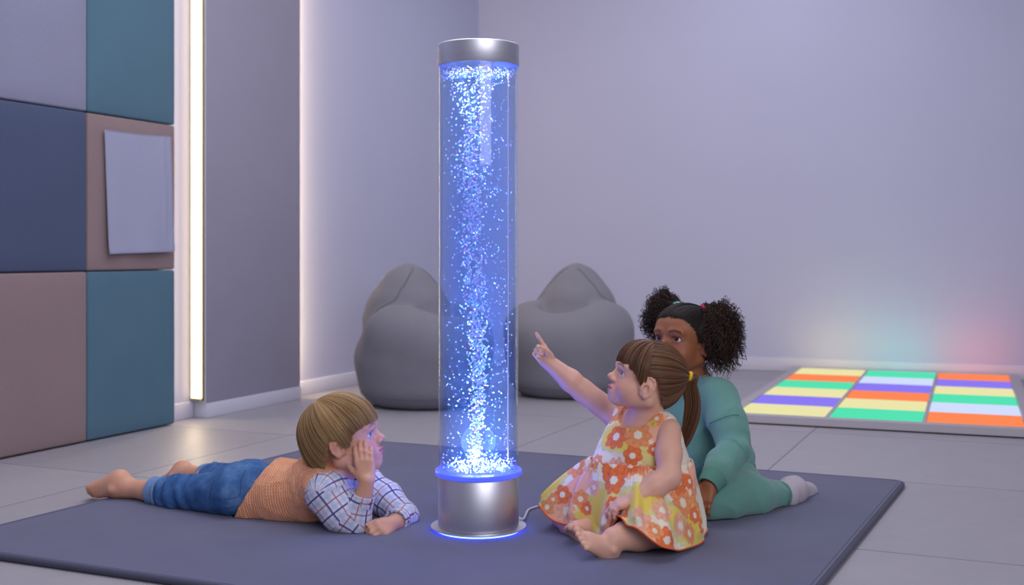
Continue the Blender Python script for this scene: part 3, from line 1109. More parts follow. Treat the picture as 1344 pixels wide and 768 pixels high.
def add_hand(B, W, d, t, side, k, curls, spread=.10, thumb=(.62, .62, .30), bend=0.0, tcurl=.25):
    """W wrist; d towards the fingers; t towards the thumb; side 'R'/'L'; curls: bend (rad) of each joint per finger"""
    d = nrm(d); t = nrm(t - d * np.dot(t, d))
    p = np.cross(t, d) if side == 'R' else np.cross(d, t)
    pt = lambda a, b, c: W + k * (d * a + t * b + p * c)
    heads = [(.044, .0175), (.047, .0058), (.045, -.0060), (.041, -.0170)]
    for i, (a, b) in enumerate(heads):
        B.cap(pt(0, b * .55, 0), pt(a, b, -.001), .0105 * k, .0082 * k, .008 * k)
    B.ell(pt(.018, .016, .006), np.array([.019, .011, .010]) * k, [d, t, p], .008 * k)
    B.ell(pt(.020, -.014, .005), np.array([.020, .008, .009]) * k, [d, t, p], .008 * k)
    lens = [(.0215, .0145, .0115), (.0240, .0160, .0120), (.0220, .0150, .0115), (.0170, .0115, .0100)]
    tips = []
    for i, ((a, b), L) in enumerate(zip(heads, lens)):
        c = curls[i]
        if np.isscalar(c): c = (c, c, c * .7)
        fan = (1.5 - i) * spread
        dd = nrm(d * math.cos(fan) + t * math.sin(fan))
        pos = pt(a, b, -.001); ang = bend
        r = [.0072, .0064, .0058, .0050] if i < 3 else [.0062, .0056, .0051, .0044]
        for j in range(3):
            ang += c[j]
            v = dd * math.cos(ang) + p * math.sin(ang)
            q = pos + v * L[j] * k
            B.cap(pos, q, r[j] * k, r[j + 1] * k, .0022 * k if j else .004 * k)
            if j < 2: B.ell(q - (-dd * math.sin(ang) + p * math.cos(ang)) * .0012 * k, .0060 * k * (r[j + 1] / .0064), None, .003 * k)
            pos = q
        tips.append(pos)
    # thumb, from the side of the palm near the wrist
    a0 = pt(.012, .0165, .004)
    v = nrm(d * thumb[0] + t * thumb[1] + p * thumb[2])
    a1 = a0 + v * .021 * k
    v2 = nrm(v * math.cos(tcurl) + nrm(d * .8 - t * .3 + p * .35) * math.sin(tcurl))
    a2 = a1 + v2 * .016 * k
    v3 = nrm(v2 * math.cos(tcurl) + nrm(d * .8 - t * .4 + p * .3) * math.sin(tcurl))
    a3 = a2 + v3 * .012 * k
    B.cap(a0, a1, .0105 * k, .0085 * k, .007 * k)
    B.cap(a1, a2, .0078 * k, .0068 * k, .003 * k)
    B.cap(a2, a3, .0070 * k, .0052 * k, .003 * k)
    return tips


def add_foot(B, heel, d, up, k, inner, ankle, splay=.0):
    """heel centre; d towards the toes; up the top of the foot; inner: direction of the big toe's side"""
    d = nrm(d); up = nrm(up - d * np.dot(up, d)); s = np.cross(d, up)
    if np.dot(s, inner) < 0: s = -s
    pt = lambda a, b, c: heel + k * (d * a + s * b + up * c)
    B.ell(heel, np.array([.026, .022, .024]) * k, [d, s, up], .012 * k)
    B.cap(pt(0, 0, .002), pt(.072, .010, .000), .021 * k, .0155 * k, .016 * k)
    B.cap(pt(0, -.004, 0), pt(.066, -.014, -.003), .019 * k, .0130 * k, .016 * k)
    B.cap(pt(.014, 0, .018), pt(.062, .004, .006), .018 * k, .013 * k, .016 * k)
    B.cap(ankle, pt(.006, 0, .014), .0215 * k, .022 * k, .016 * k)
    for sg in (-1, 1): B.ell(pt(.008, sg * .020, .026), .0075 * k, None, .010 * k)
    toes = [(.072, .0190, .0225, .0095), (.074, .0060, .020, .0070), (.071, -.0035, .017, .0064), (.067, -.0125, .0145, .0060), (.062, -.0205, .0120, .0056)]
    for i, (a, b, L, r) in enumerate(toes):
        b2 = b * (1.08 + splay)
        B.cap(pt(a, b, -.003), pt(a + L, b2, -.004), r * k, r * .98 * k, .0028 * k)
        B.ell(pt(a + L + r * .25, b2, -.0045), r * 1.05 * k, None, .003 * k)


def skin_colours(V, H, base, lip, blush, brow=None, brow_w=.0036, extra=None):
    """per-vertex skin colour: lips, cheeks, ears' and nails' own tints"""
    b = np.array(lin(base)); C = np.tile(b, (len(V), 1))
    h = H.inv(V)
    n = np.sin(h @ np.array([60, 41, 53.])) * np.sin(h @ np.array([-37, 71, 29.]))
    C *= (1 + .03 * n)[:, None]
    def put(m, col, w):
        m = np.clip(m, 0, 1) * w
        C[:] = C * (1 - m[:, None]) + np.array(lin(col)) * m[:, None]
    g = lambda c, r: np.exp(-(((h - np.array(c)) / np.array(r)) ** 2).sum(1))
    for s in (-1, 1):
        put(g((.072, s * .038, -.032), (.03, .022, .020)), blush, .40)
        put(g((-.012, s * .083, -.004), (.02, .012, .03)), blush, .30)
    put(g((.101, 0, -.021), (.010, .012, .010)), blush, .35)
    # lips
    w = 1 - np.abs(h[:, 1]) / .0185
    lipm = (h[:, 0] > .082) & (w > 0) & (np.abs(h[:, 2] + .0495) < .0105 * np.clip(w * 1.6, 0, 1))
    put(lipm.astype(float), lip, .85)
    if brow:
        for s in (-1, 1):
            x = h[:, 1] * s
            line = .0195 + .0035 * np.sin(np.clip((x - .014) / .034, 0, 1) * math.pi) - .002 * np.clip((x - .03) / .02, 0, 1)
            m = np.clip(1.4 - np.abs(h[:, 2] - line) / brow_w, 0, 1) * np.clip((x - .012) / .004, 0, 1) * np.clip((.050 - x) / .006, 0, 1) * (h[:, 0] > .04)
            put(m, brow, .8)
            # lash line
            ul = .0080 - ((x - .031) / .0145) ** 2 * .0072
            m = np.clip(1.3 - np.abs(h[:, 2] - ul) / .0018, 0, 1) * (np.abs(x - .031) < .0145) * (h[:, 0] > .06)
            put(m, brow, .8)
    return C


def skin_material(name, rough=.5, sss=.12):
    m = M(name, rough, spec=.4)
    m.color(m.attr('Col', 'Color'))
    m.b.inputs['Subsurface Weight'].default_value = sss
    m.b.inputs['Subsurface Radius'].default_value = (1, .35, .2)
    m.b.inputs['Subsurface Scale'].default_value = .006
    v = m.coord(); m.bump(m.noise(v, 900, 2), .06, .0006)
    return m.m


def body_mesh(B, res, H, parent, mat, colours):
    V, Q = B.build(res, 1)
    me = mesh_np('body', V, Q)
    attr_col(me, colours(V))
    return link('body', me, mat, parent)


MAT_EYEW = M('eye_white', .12, lin('#C9C5CB'), spec=.6).m
MAT_PUPIL = M('pupil', .05, (.004, .004, .005), spec=.8).m


MAT_LASH = M('lashes', .7, lin('#241812')).m


def add_eyes(H, parent, iris, look):
    mi = M('iris_' + iris.strip('#'), .06, lin(iris), spec=.8).m
    for s in (-1, 1):
        c = H(.0668, s * .0306, .0002); r = .0131 * H.k
        dloc = H.f + H.ax.T @ np.array([0, look[0], look[1]])
        f = nrm(dloc); a = nrm(np.cross([0, 0, 1.0], f)); b = np.cross(f, a)
        bm = bmesh.new(); n = 28
        angs = [8, 15, 22, 29, 35] + list(range(42, 175, 12))
        tip = bm.verts.new(c + f * r * 1.01); rings = []
        for q in angs:
            q = math.radians(q); bulge = 1 + .03 * max(0, 1 - q / .5)
            rings.append([bm.verts.new(c + r * bulge * (f * math.cos(q) + (a * math.cos(th) + b * math.sin(th)) * math.sin(q))) for th in np.linspace(0, 2 * math.pi, n, endpoint=False)])
        back = bm.verts.new(c - f * r)
        for i in range(n):
            j = (i + 1) % n
            bm.faces.new((tip, rings[0][i], rings[0][j])).material_index = 2
            for ri in range(len(rings) - 1):
                fc = bm.faces.new((rings[ri][i], rings[ri + 1][i], rings[ri + 1][j], rings[ri][j]))
                fc.material_index = 2 if angs[ri + 1] <= 15 else (1 if angs[ri + 1] <= 35 else 0)
            bm.faces.new((rings[-1][i], back, rings[-1][j]))
        e = link('eye', bm_mesh('eye', bm), [MAT_EYEW, mi, MAT_PUPIL], parent)
        up = [(.0775, .0178, -.0002), (.0822, .0250, .0068), (.0803, .0345, .0078), (.0692, .0450, .0012)]
        arc = catmull(np.array([H(a_[0], s * a_[1], a_[2]) for a_ in up]), 5)
        rr = np.interp(np.linspace(0, 1, len(arc)), [0, .3, .8, 1], [.0005, .0012, .0013, .0004]) * H.k
        link('eyelashes', tube_mesh('eyelashes', arc, rr, 6), MAT_LASH, e)


def hair_material(name, dark, light, rough=.38, curly=False):
    m = M(name, rough, spec=.35)
    r = m.attr('rnd', 'Fac')
    m.color(m.ramp(r, [(0, lin(dark)), (1, lin(light))]))
    return m.m


def hair_dirs(H, pole, n_az, arc, n_pts, endfn, R, c0, az_rng=None, jitter=0.0, start=.03):
    """hair lying on an ellipsoid round the skull: great arcs from a pole until endfn(dir) says stop"""
    pole = nrm(pole)
    e1 = nrm(np.cross(pole, [0, 1, 0.0001])); e2 = np.cross(pole, e1)
    return e1, e2


def arc_hair(H, pole, az, th_end, n_pts, Rfn, lift, start=.02):
    """strands (len(az), n_pts, 3) in world space. Rfn(dir)->radius from the skull centre"""
    pole = nrm(pole)
    ref = np.array([0, 1.0, 0]) if abs(pole[1]) < .9 else np.array([1.0, 0, 0])
    e1 = nrm(np.cross(ref, pole)); e2 = np.cross(pole, e1)
    T = np.linspace(0, 1, n_pts)
    th = start + (th_end[:, None] - start) * T[None]
    d = pole[None, None] * np.cos(th)[..., None] + (e1[None] * np.cos(az)[:, None] + e2[None] * np.sin(az)[:, None])[:, None] * np.sin(th)[..., None]
    Rr = Rfn(d)
    pts = HC[None, None] + d * (Rr + lift(T, az))[..., None]
    return H.C + H.k * (pts @ H.ax), d


HC = np.array([-.010, 0, .025])


def Rhair(d, rf=.098, rb=.094, rs=.0815, rt=.088, rd=.120):
    x = np.where(d[..., 0] > 0, rf, rb); z = np.where(d[..., 2] > 0, rt, rd)
    return 1 / np.sqrt((d[..., 0] / x) ** 2 + (d[..., 1] / rs) ** 2 + (d[..., 2] / z) ** 2)


def hairline_theta(pole, az, line, Rfn, thmax=2.9):
    """for each azimuth about the pole: the arc angle where the hair crosses u = line(angle round the head)"""
    pole = nrm(pole)
    ref = np.array([0, 1.0, 0]) if abs(pole[1]) < .9 else np.array([1.0, 0, 0])
    e1 = nrm(np.cross(ref, pole)); e2 = np.cross(pole, e1)
    th = np.linspace(.05, thmax, 160)
    d = pole * np.cos(th)[None, :, None] + (e1 * np.cos(az)[:, None] + e2 * np.sin(az)[:, None])[:, None] * np.sin(th)[None, :, None]
    p = HC + d * Rfn(d)[..., None]
    al = np.abs(np.degrees(np.arctan2(p[..., 1], p[..., 0] + .010)))
    below = p[..., 2] < line(al)
    # must stay below from the crossing on: the first crossing
    first = np.where(below.any(1), below.argmax(1), len(th) - 1)
    return th[first]


def cap_surface(name, S, mat, parent):
    """closed-in-azimuth sheet under the strands; S (n, m, 3) ordered by azimuth"""
    n, m, _ = S.shape
    idx = np.arange(n * m).reshape(n, m)
    Q = np.stack([idx, np.roll(idx, -1, 0)], 0)
    q = np.stack([idx[:, :-1], np.roll(idx, -1, 0)[:, :-1], np.roll(idx, -1, 0)[:, 1:], idx[:, 1:]], -1).reshape(-1, 4)
    V = S.reshape(-1, 3)
    me = mesh_np(name, V, q)
    # fine streaks along the hair, one value per lock
    r = np.repeat(RNG.random(n) * .5 + .15, m)
    attr_f(me, r)
    return link(name, me, mat, parent)


def merged_hair(name, meshes, mat, parent):
    """several strand sheets as one head of hair"""
    bm = bmesh.new()
    for me in meshes: bm.from_mesh(me)
    out = bpy.data.meshes.new(name); bm.to_mesh(out); bm.free()
    return link(name, out, mat, parent)


def sheet_mesh(S):
    n, m, _ = S.shape
    idx = np.arange(n * m).reshape(n, m)
    q = np.stack([idx[:, :-1], np.roll(idx, -1, 0)[:, :-1], np.roll(idx, -1, 0)[:, 1:], idx[:, 1:]], -1).reshape(-1, 4)
    me = mesh_np('sheet', S.reshape(-1, 3), q)
    attr_f(me, np.repeat(RNG.random(n) * .45 + .05, m))
    return me
# ================================================================= the boy lying on the mat
def boy():
    h0 = MAT_H
    root = empty('person', (G(330, 690, h0)[0], 3.18, h0), 'fair-haired child lying on the mat, chin in hand, in orange knit vest and jeans', 'person')
    H = face_frame(P(451, 576, 3.06), [math.cos(math.radians(-3)), math.sin(math.radians(-3)), 0], 13, 0, 1.03)
    neck = P(446, 621, 3.075)
    pel = P(318, 641, 3.24); chest = P(412, 640, 3.11)
    shR, shL = P(428, 645, 2.995), P(476, 634, 3.20)
    elR, wrR = P(468, 690, 2.985), P(482, 631, 2.965)
    elL, wrL = P(530, 680, 3.09), P(512, 689, 2.985)
    hipR, knR, anR = P(308, 648, 3.17), P(235, 649, 3.28), P(168, 641, 3.375)
    hipL, knL, anL = P(328, 637, 3.33), P(285, 630, 3.52), P(252, 622, 3.63)

    # ---- body
    B = SDF()
    add_head(B, H, neck, cheek=1.02, ear_f=.000, jaw=.95)
    B.cap(neck, P(438, 628, 3.085), .046, .055, .02)
    B.chain([pel, P(365, 646, 3.17), chest], [.056, .056, .072], .03)
    B.cap(shR, shL, .045, .045, .03)
    B.chain([shR, elR], [.036, .028], .02)
    B.chain([elR, elR + (wrR - elR) * .45, wrR], [.028, .0265, .0185], .012)
    B.chain([shL, elL], [.036, .028], .02)
    B.chain([elL, elL + (wrL - elL) * .45, wrL], [.028, .0265, .0185], .012)
    # hand at the cheek: palm on the cheek, fingers up
    add_hand(B, wrR + np.array([-.002, .006, .002]), [-.16, .16, 1], [-1, .05, -.16], 'R', 1.06,
             [(.10, .22, .20), (.08, .22, .20), (.08, .22, .20), (.10, .26, .25)], .05, (.62, .70, .22), .05)
    # resting hand, half closed
    add_hand(B, wrL, P(495, 697, 2.93) - wrL, [.1, 1, .45], 'L', 1.0,
             [(.75, 1.0, .7), (.75, 1.05, .7), (.75, 1.05, .7), (.75, 1.05, .7)], .03, (.75, .35, .25), .05)
    for hp, kn, an in ((hipR, knR, anR), (hipL, knL, anL)):
        B.chain([hp, kn, kn + (an - kn) * .4, an], [.050, .036, .034, .0235], .02)
        B.cap(pel, hp, .055, .052, .03)
    fd = nrm(P(108, 651, 3.42) - P(156, 632, 3.385))
    add_foot(B, P(157, 631, 3.385), fd, nrm(np.array([-.35, -.25, -.9])), 1.22, np.array([0, 1.0, 0]), anR)
    fd2 = nrm(P(222, 634, 3.72) - P(240, 616, 3.66))
    add_foot(B, P(239, 617, 3.66), fd2, np.array([-.5, .1, -.8]), 1.18, np.array([0, -1.0, 0]), anL)
    skin = skin_material('skin_fair')
    body_mesh(B, .0022, H, root, skin, lambda V: skin_colours(V, H, '#D9A183', '#B8606A', '#D07B68', '#9A7450', .0030))
    add_eyes(H, root, '#5C7C9C', (-.22, .05))

    # ---- jeans, rolled at the calf
    J = SDF()
    J.chain([P(322, 641, 3.24), P(352, 645, 3.18)], [.072, .070], .03)
    cuR, cuL = P(203, 645, 3.325), P(271, 626, 3.575)
    J.chain([hipR + [0, 0, .004], knR, cuR], [.068, .049, .040], .03, flat='b', u0=0)
    J.chain([hipL, knL, cuL], [.066, .047, .039], .03, flat='b', u0=0)
    J.ell(P(318, 632, 3.19), (.075, .055, .055), k=.03); J.ell(P(330, 626, 3.31), (.07, .055, .05), k=.03)
    V, Q = J.build(.0032, 2)
    V = wrinkle(V, Q, .010, 42, (1, .7, 1), 4)
    # bunched folds towards the knees and cuffs
    uv = J.limb_uv(V)
    V = V + normals(V, Q) * (.0035 * np.sin(uv[:, 0] * 120 + 1.5 * np.sin(uv[:, 1] * 30)) * np.clip((uv[:, 0] - .10) / .06, 0, 1))[:, None]
    V[:, 2] = np.maximum(V[:, 2], h0 + .001)
    m = M('denim', .85, spec=.2)
    v = m.coord(); n1 = m.noise(v, 22, 4, .6); n2 = m.noise(v, 700, 2)
    s = m.math('ADD', m.math('MULTIPLY', n1, .75), m.math('MULTIPLY', n2, .25))
    m.color(m.ramp(s, [(.32, lin('#2C4E80')), (.52, lin('#41699C')), (.70, lin('#6488B2'))]))
    m.bump(n2, .3, .001)
    me = mesh_np('jeans', V, Q)
    jn = link('jeans', me, m.m, root)
    lt = M('denim_inside', .9, spec=.15); v = lt.coord(); n2 = lt.noise(v, 600, 2)
    lt.color(lt.ramp(n2, [(.3, lin('#5F7FA8')), (.7, lin('#86A1C2'))])); lt.bump(n2, .3, .001)
    thread = M('denim_thread', .8, lin('#3B4A63')).m
    for cu, kn, r in ((cuR, knR, .0405), (cuL, knL, .0395)):
        ax = nrm(cu - kn); c = SDF()
        c.cap(cu - ax * .030, cu + ax * .006, r + .0025, r + .0035, .004, flat='ab')
        c.ell(cu - ax * .030, [.006, r + .006, r + .006], [ax, nrm(np.cross(ax, [0, 0, 1])), nrm(np.cross(np.cross(ax, [0, 0, 1]), ax))], .006)
        c.cap(cu + ax * .004, cu + ax * .03, r - .006, r - .006, .004, 'd')
        V2, Q2 = c.build(.0022, 2)
        V2 = wrinkle(V2, Q2, .005, 60, (1, 1, 1), 9)
        V2[:, 2] = np.maximum(V2[:, 2], h0 + .0008)
        o = link('rolled_cuff', mesh_np('rolled_cuff', V2, Q2), lt.m, jn); o['label'] = 'paler rolled cuff'
    # pocket and seams
    from mathutils.bvhtree import BVHTree
    tree = BVHTree.FromPolygons([tuple(q) for q in V], [tuple(q) for q in Q])
    def proj(px, py, Y0=2.6):
        o_ = np.array([0, 0, CH]); d = nrm(P(px, py, 3.0) - o_)
        hit = tree.ray_cast(Vector(o_), Vector(d))
        return None if hit[0] is None else np.array(hit[0]) + np.array(hit[1]) * .0006
    def stitch(path, closed=False, parent=jn):
        pts = [proj(*q) for q in catmull(np.array(path, float), 6, closed)]
        pts = [p for p in pts if p is not None]
        if len(pts) > 3: link('seam', tube_mesh('seam', np.array(pts), .0009, 6), thread, parent)
    stitch([(322, 617), (316, 632), (312, 652), (278, 655), (275, 652), (281, 628)])
    stitch([(314, 664), (290, 668), (262, 670), (238, 666), (214, 656)])

    # ---- checked shirt
    S = SDF()
    S.chain([P(350, 646, 3.18), chest], [.060, .078], .02)
    S.cap(shR, shL, .053, .053, .03)
    eR = elR + np.array([-.004, 0, .006])
    cuffR = eR + (wrR - eR) * .66
    S.chain([shR + [0, 0, -.004], P(446, 672, 2.985), eR], [.054, .050, .043], .02, u0=0)
    S.chain([eR, cuffR], [.041, .031], .012, flat='b', u0=.17)
    eL = elL + np.array([0, 0, .004])
    cuffL = eL + (wrL - eL) * .62
    S.chain([shL, P(506, 655, 3.15), eL], [.050, .046, .040], .02, u0=0)
    S.chain([eL, cuffL], [.038, .031], .012, flat='b', u0=.17)
    S.cap(neck + [0, 0, -.022], P(440, 636, 3.085), .056, .062, .012)
    V, Q = S.build(.003, 2)
    uv = S.limb_uv(V)
    V = wrinkle(V, Q, .011, 48, (1, 1, 1), 21)
    V[:, 2] = np.maximum(V[:, 2], h0 + .001)
    m = M('checked_cotton', .8, spec=.2)
    uvn = m.attr('luv')
    x, y, z = m.sep(uvn)
    def stripes(q, pitch, off, w):
        fr = m.math('FRACT', m.math('DIVIDE', m.math('ADD', q, off + 10 * pitch), pitch))
        return m.math('LESS_THAN', m.math('ABSOLUTE', m.math('SUBTRACT', fr, .5)), w / pitch / 2)
    base = lin('#D6D6E0')
    col = base
    light = lin('#A8B6D2')
    for q, pitch, off, w, cc, f in ((x, .030, .000, .009, light, .45), (y, .030, .004, .009, light, .45),
                                    (x, .030, .015, .0034, lin('#A0525C'), .8), (y, .030, .019, .0034, lin('#B0625F'), .8),
                                    (x, .060, .031, .0040, lin('#2F4C8E'), .9), (y, .060, .006, .0040, lin('#2F4C8E'), .9)):
        fac = m.math('MULTIPLY', stripes(q, pitch, off, w), f)
        col = m.mix(fac, col, cc)
    m.color(col)
    v = m.coord(); m.bump(m.noise(v, 800, 2), .2, .0008)
    me = mesh_np('shirt', V, Q); attr_vec(me, uv)
    sh = link('shirt', me, m.m, root)
    # cuffs
    for a, b, r, wr in ((eR, cuffR, .0325, wrR), (eL, cuffL, .0325, wrL)):
        ax = nrm(b - a); c = SDF()
        c.cap(b - ax * .026, b + ax * .005, r + .001, r, .003, flat='ab', uv=.013)
        c.cap(b + ax * .001, b + ax * .03, r - .0045, r - .0045, .002, 'd')
        V2, Q2 = c.build(.0018, 2); me = mesh_np('cuff', V2, Q2); attr_vec(me, c.limb_uv(V2))
        V2[:, 2] = np.maximum(V2[:, 2], h0 + .0008)
        cu = link('cuff', me, m.m, sh)
        # button on the camera-side edge
        nn = nrm(np.array([.75, -.66, 0]) - ax * np.dot([.75, -.66, 0], ax))
        bp = b - ax * .008 + nn * (r + .0012)
        e1 = nrm(np.cross(nn, ax)); 
        ring = SDF(); ring.ell(bp, [.0048, .0048, .0016], [e1, ax, nn], .001)
        V3, Q3 = ring.build(.0006, 1)
        link('button', mesh_np('button', V3, Q3), M('button_red', .4, lin('#7E4650')).m, cu)
    # collar: two folded leaves round the neck
    c = SDF()
    nb = neck + np.array([0, 0, -.012])
    for a in np.linspace(0, 2 * math.pi, 16, endpoint=False):
        e = np.array([math.cos(a), math.sin(a), 0]); e2 = np.array([math.cos(a + .4), math.sin(a + .4), 0])
        tilt = lambda q: np.array([0, 0, -.018 * q[0]])
        c.cap(nb + e * .053 + tilt(e), nb + e2 * .053 + tilt(e2), .0065, .0065, .006, uv=a * .06)
    for q in ((-.55, -.83), (.85, -.52)):
        e = np.array([q[0], q[1], 0])
        c.cap(nb + e * .055, nb + np.array([.72, -.55, 0]) * .066 + np.array([0, 0, -.034]), .006, .004, .008)
    V2, Q2 = c.build(.0022, 2); me = mesh_np('collar', V2, Q2); attr_vec(me, c.limb_uv(V2))
    link('collar', me, m.m, sh)

    # ---- knitted vest
    K = SDF()
    K.chain([P(312, 655, 3.19), P(336, 654, 3.18), P(375, 650, 3.15), P(416, 645, 3.105)], [.074, .076, .082, .090], .03)
    K.cap(shR + [-.012, .02, .006], shL + [-.01, -.02, .0], .060, .058, .04)
    K.cap(P(420, 625, 3.09), neck + [-.006, 0, -.02], .070, .060, .03)
    K.ell(P(372, 640, 3.19), (.10, .10, .075), k=.04)
    K.plane(P(334, 647, 3.18), [-50, 10, 30], .006)
    # openings: arms and neck
    aR = nrm(P(446, 672, 2.985) - shR)
    K.cap(shR + aR * .014 + [0, -.004, 0], shR + aR * .14, .050, .06, .008, 'd')
    aL = nrm(P(506, 655, 3.15) - shL)
    K.cap(shL + aL * .02, shL + aL * .14, .046, .055, .008, 'd')
    K.cap(neck + [.012, 0, -.004], neck + [.02, -.004, .08], .050, .06, .008, 'd')
    K.ell(neck + [.055, -.02, -.045], (.045, .035, .055), k=.008, mode='d')
    V, Q = K.build(.003, 2)
    uv = K.limb_uv(V)
    V = wrinkle(V, Q, .024, 22, (1, 1, .7), 13)
    V[:, 2] = np.maximum(V[:, 2], h0 + .0012)
    m = M('orange_knit', .95, spec=.15)
    x, y, z = m.sep(m.attr('luv'))
    nz = m.noise(m.coord(), 60, 2)
    row = m.math('SINE', m.math('MULTIPLY', m.math('ADD', x, m.math('MULTIPLY', nz, .006)), 800))
    rib = m.math('SINE', m.math('MULTIPLY', m.math('ADD', y, m.math('MULTIPLY', nz, .005)), 760))
    hgt = m.math('ADD', m.math('MULTIPLY', row, .5), m.math('MULTIPLY', m.math('MULTIPLY', rib, row), .5))
    fac = m.math('ADD', m.math('MULTIPLY', nz, .9), m.math('MULTIPLY', hgt, .22))
    m.color(m.ramp(fac, [(.1, lin('#EB915C')), (.9, lin('#FFC299'))]))
    m.bump(hgt, .7, .003); m.b.inputs['Sheen Weight'].default_value = .25
    me = mesh_np('knit_vest', V, Q); attr_vec(me, uv)
    kv = link('knit_vest', me, m.m, root)

    # ---- straight fair hair, bowl cut
    hm = hair_material('fair_hair', '#6E4F31', '#C9A36C', .36)
    pole = nrm([-.42, .0, .90])
    line = lambda al: np.interp(al, [0, 35, 56, 66, 74, 82, 98, 106, 116, 135, 180], [.034, .029, .018, -.012, -.014, .014, .012, -.020, -.046, -.066, -.074])
    RF = lambda d: Rhair(d, .104, .103, .090, .094, .150)
    def lay(n, npts, shell, jit, cut):
        az = np.sort(RNG.uniform(0, 2 * math.pi, n)) if jit else np.linspace(0, 2 * math.pi, n, endpoint=False)
        th = hairline_theta(pole, az, line, RF)
        if jit: th = th + RNG.normal(0, .018, n)
        th = th - cut
        ph = RNG.uniform(0, 6.28, n) if jit else np.zeros(n)
        am = (RNG.uniform(-.0015, .0042, n) if jit else np.zeros(n))
        lock = .0012 * np.sin(az * 13 + 1.3 * np.sin(az * 5)) + .0008 * np.sin(az * 31)
        lift = lambda T, a: shell + (am + lock)[:, None] * np.sin(np.clip(T, 0, 1) * 2.2)[None] - .006 * np.clip(T - .8, 0, 1)[None] * 4 * .3
        S_, _ = arc_hair(H, pole, az, th, npts, RF, lift, .015)
        if jit:     # slight sideways sway
            sway = (RNG.normal(0, .0022, n)[:, None] * np.linspace(0, 1, npts)[None] ** 2)
            S_ = S_ + sway[..., None] * nrm(H.f)[None, None]
        return S_
    sheet = sheet_mesh(lay(360, 26, -.0035, False, .02))
    st = strands_mesh('hair', lay(8500, 16, 0, True, 0), .00078, .0004)
    merged_hair('hair', [sheet, st], hm, root)
    return root


boy()
# ================================================================= the toddler pointing at the column
def flower_colours(V, N, seed, spots, base_fn):
    """printed cotton: big daisies painted in each spot's own tangent plane"""
    r = np.random.default_rng(seed)
    C = base_fn(V)
    for (p, size, petals, col, ctr, rot, wob) in spots:
        i = np.argmin(((V - p) ** 2).sum(1))
        n = N[i]; e1 = nrm(np.cross(n, [0.13, .2, 1])); e2 = np.cross(n, e1)
        d = V - V[i]
        dist3 = np.linalg.norm(d, axis=1)
        x = d @ e1; y = d @ e2
        rho = np.sqrt(x * x + y * y); sc = np.where(rho > 1e-9, dist3 / (rho + 1e-9), 1); rho = dist3
        a = np.arctan2(y, x) + rot
        edge = size * (.70 + .30 * np.abs(np.cos(a * petals / 2)) ** .55) * (1 + .05 * np.sin(3 * a + wob))
        ok = (N @ n > -.1)
        m = (rho < edge) & ok
        notch = 1 - .16 * (np.abs(np.cos(a * petals / 2)) < .16) * (rho > size * .3)
        tone = (.93 + .10 * np.sin(rho / size * 9 + 2 * np.cos(petals * a)) * .6)
        C[m] = np.array(col)[None] * (notch * tone)[m][:, None]
        mc = (rho < size * .30 * (1 + .06 * np.sin(6 * a))) & ok
        C[mc] = ctr
    return C


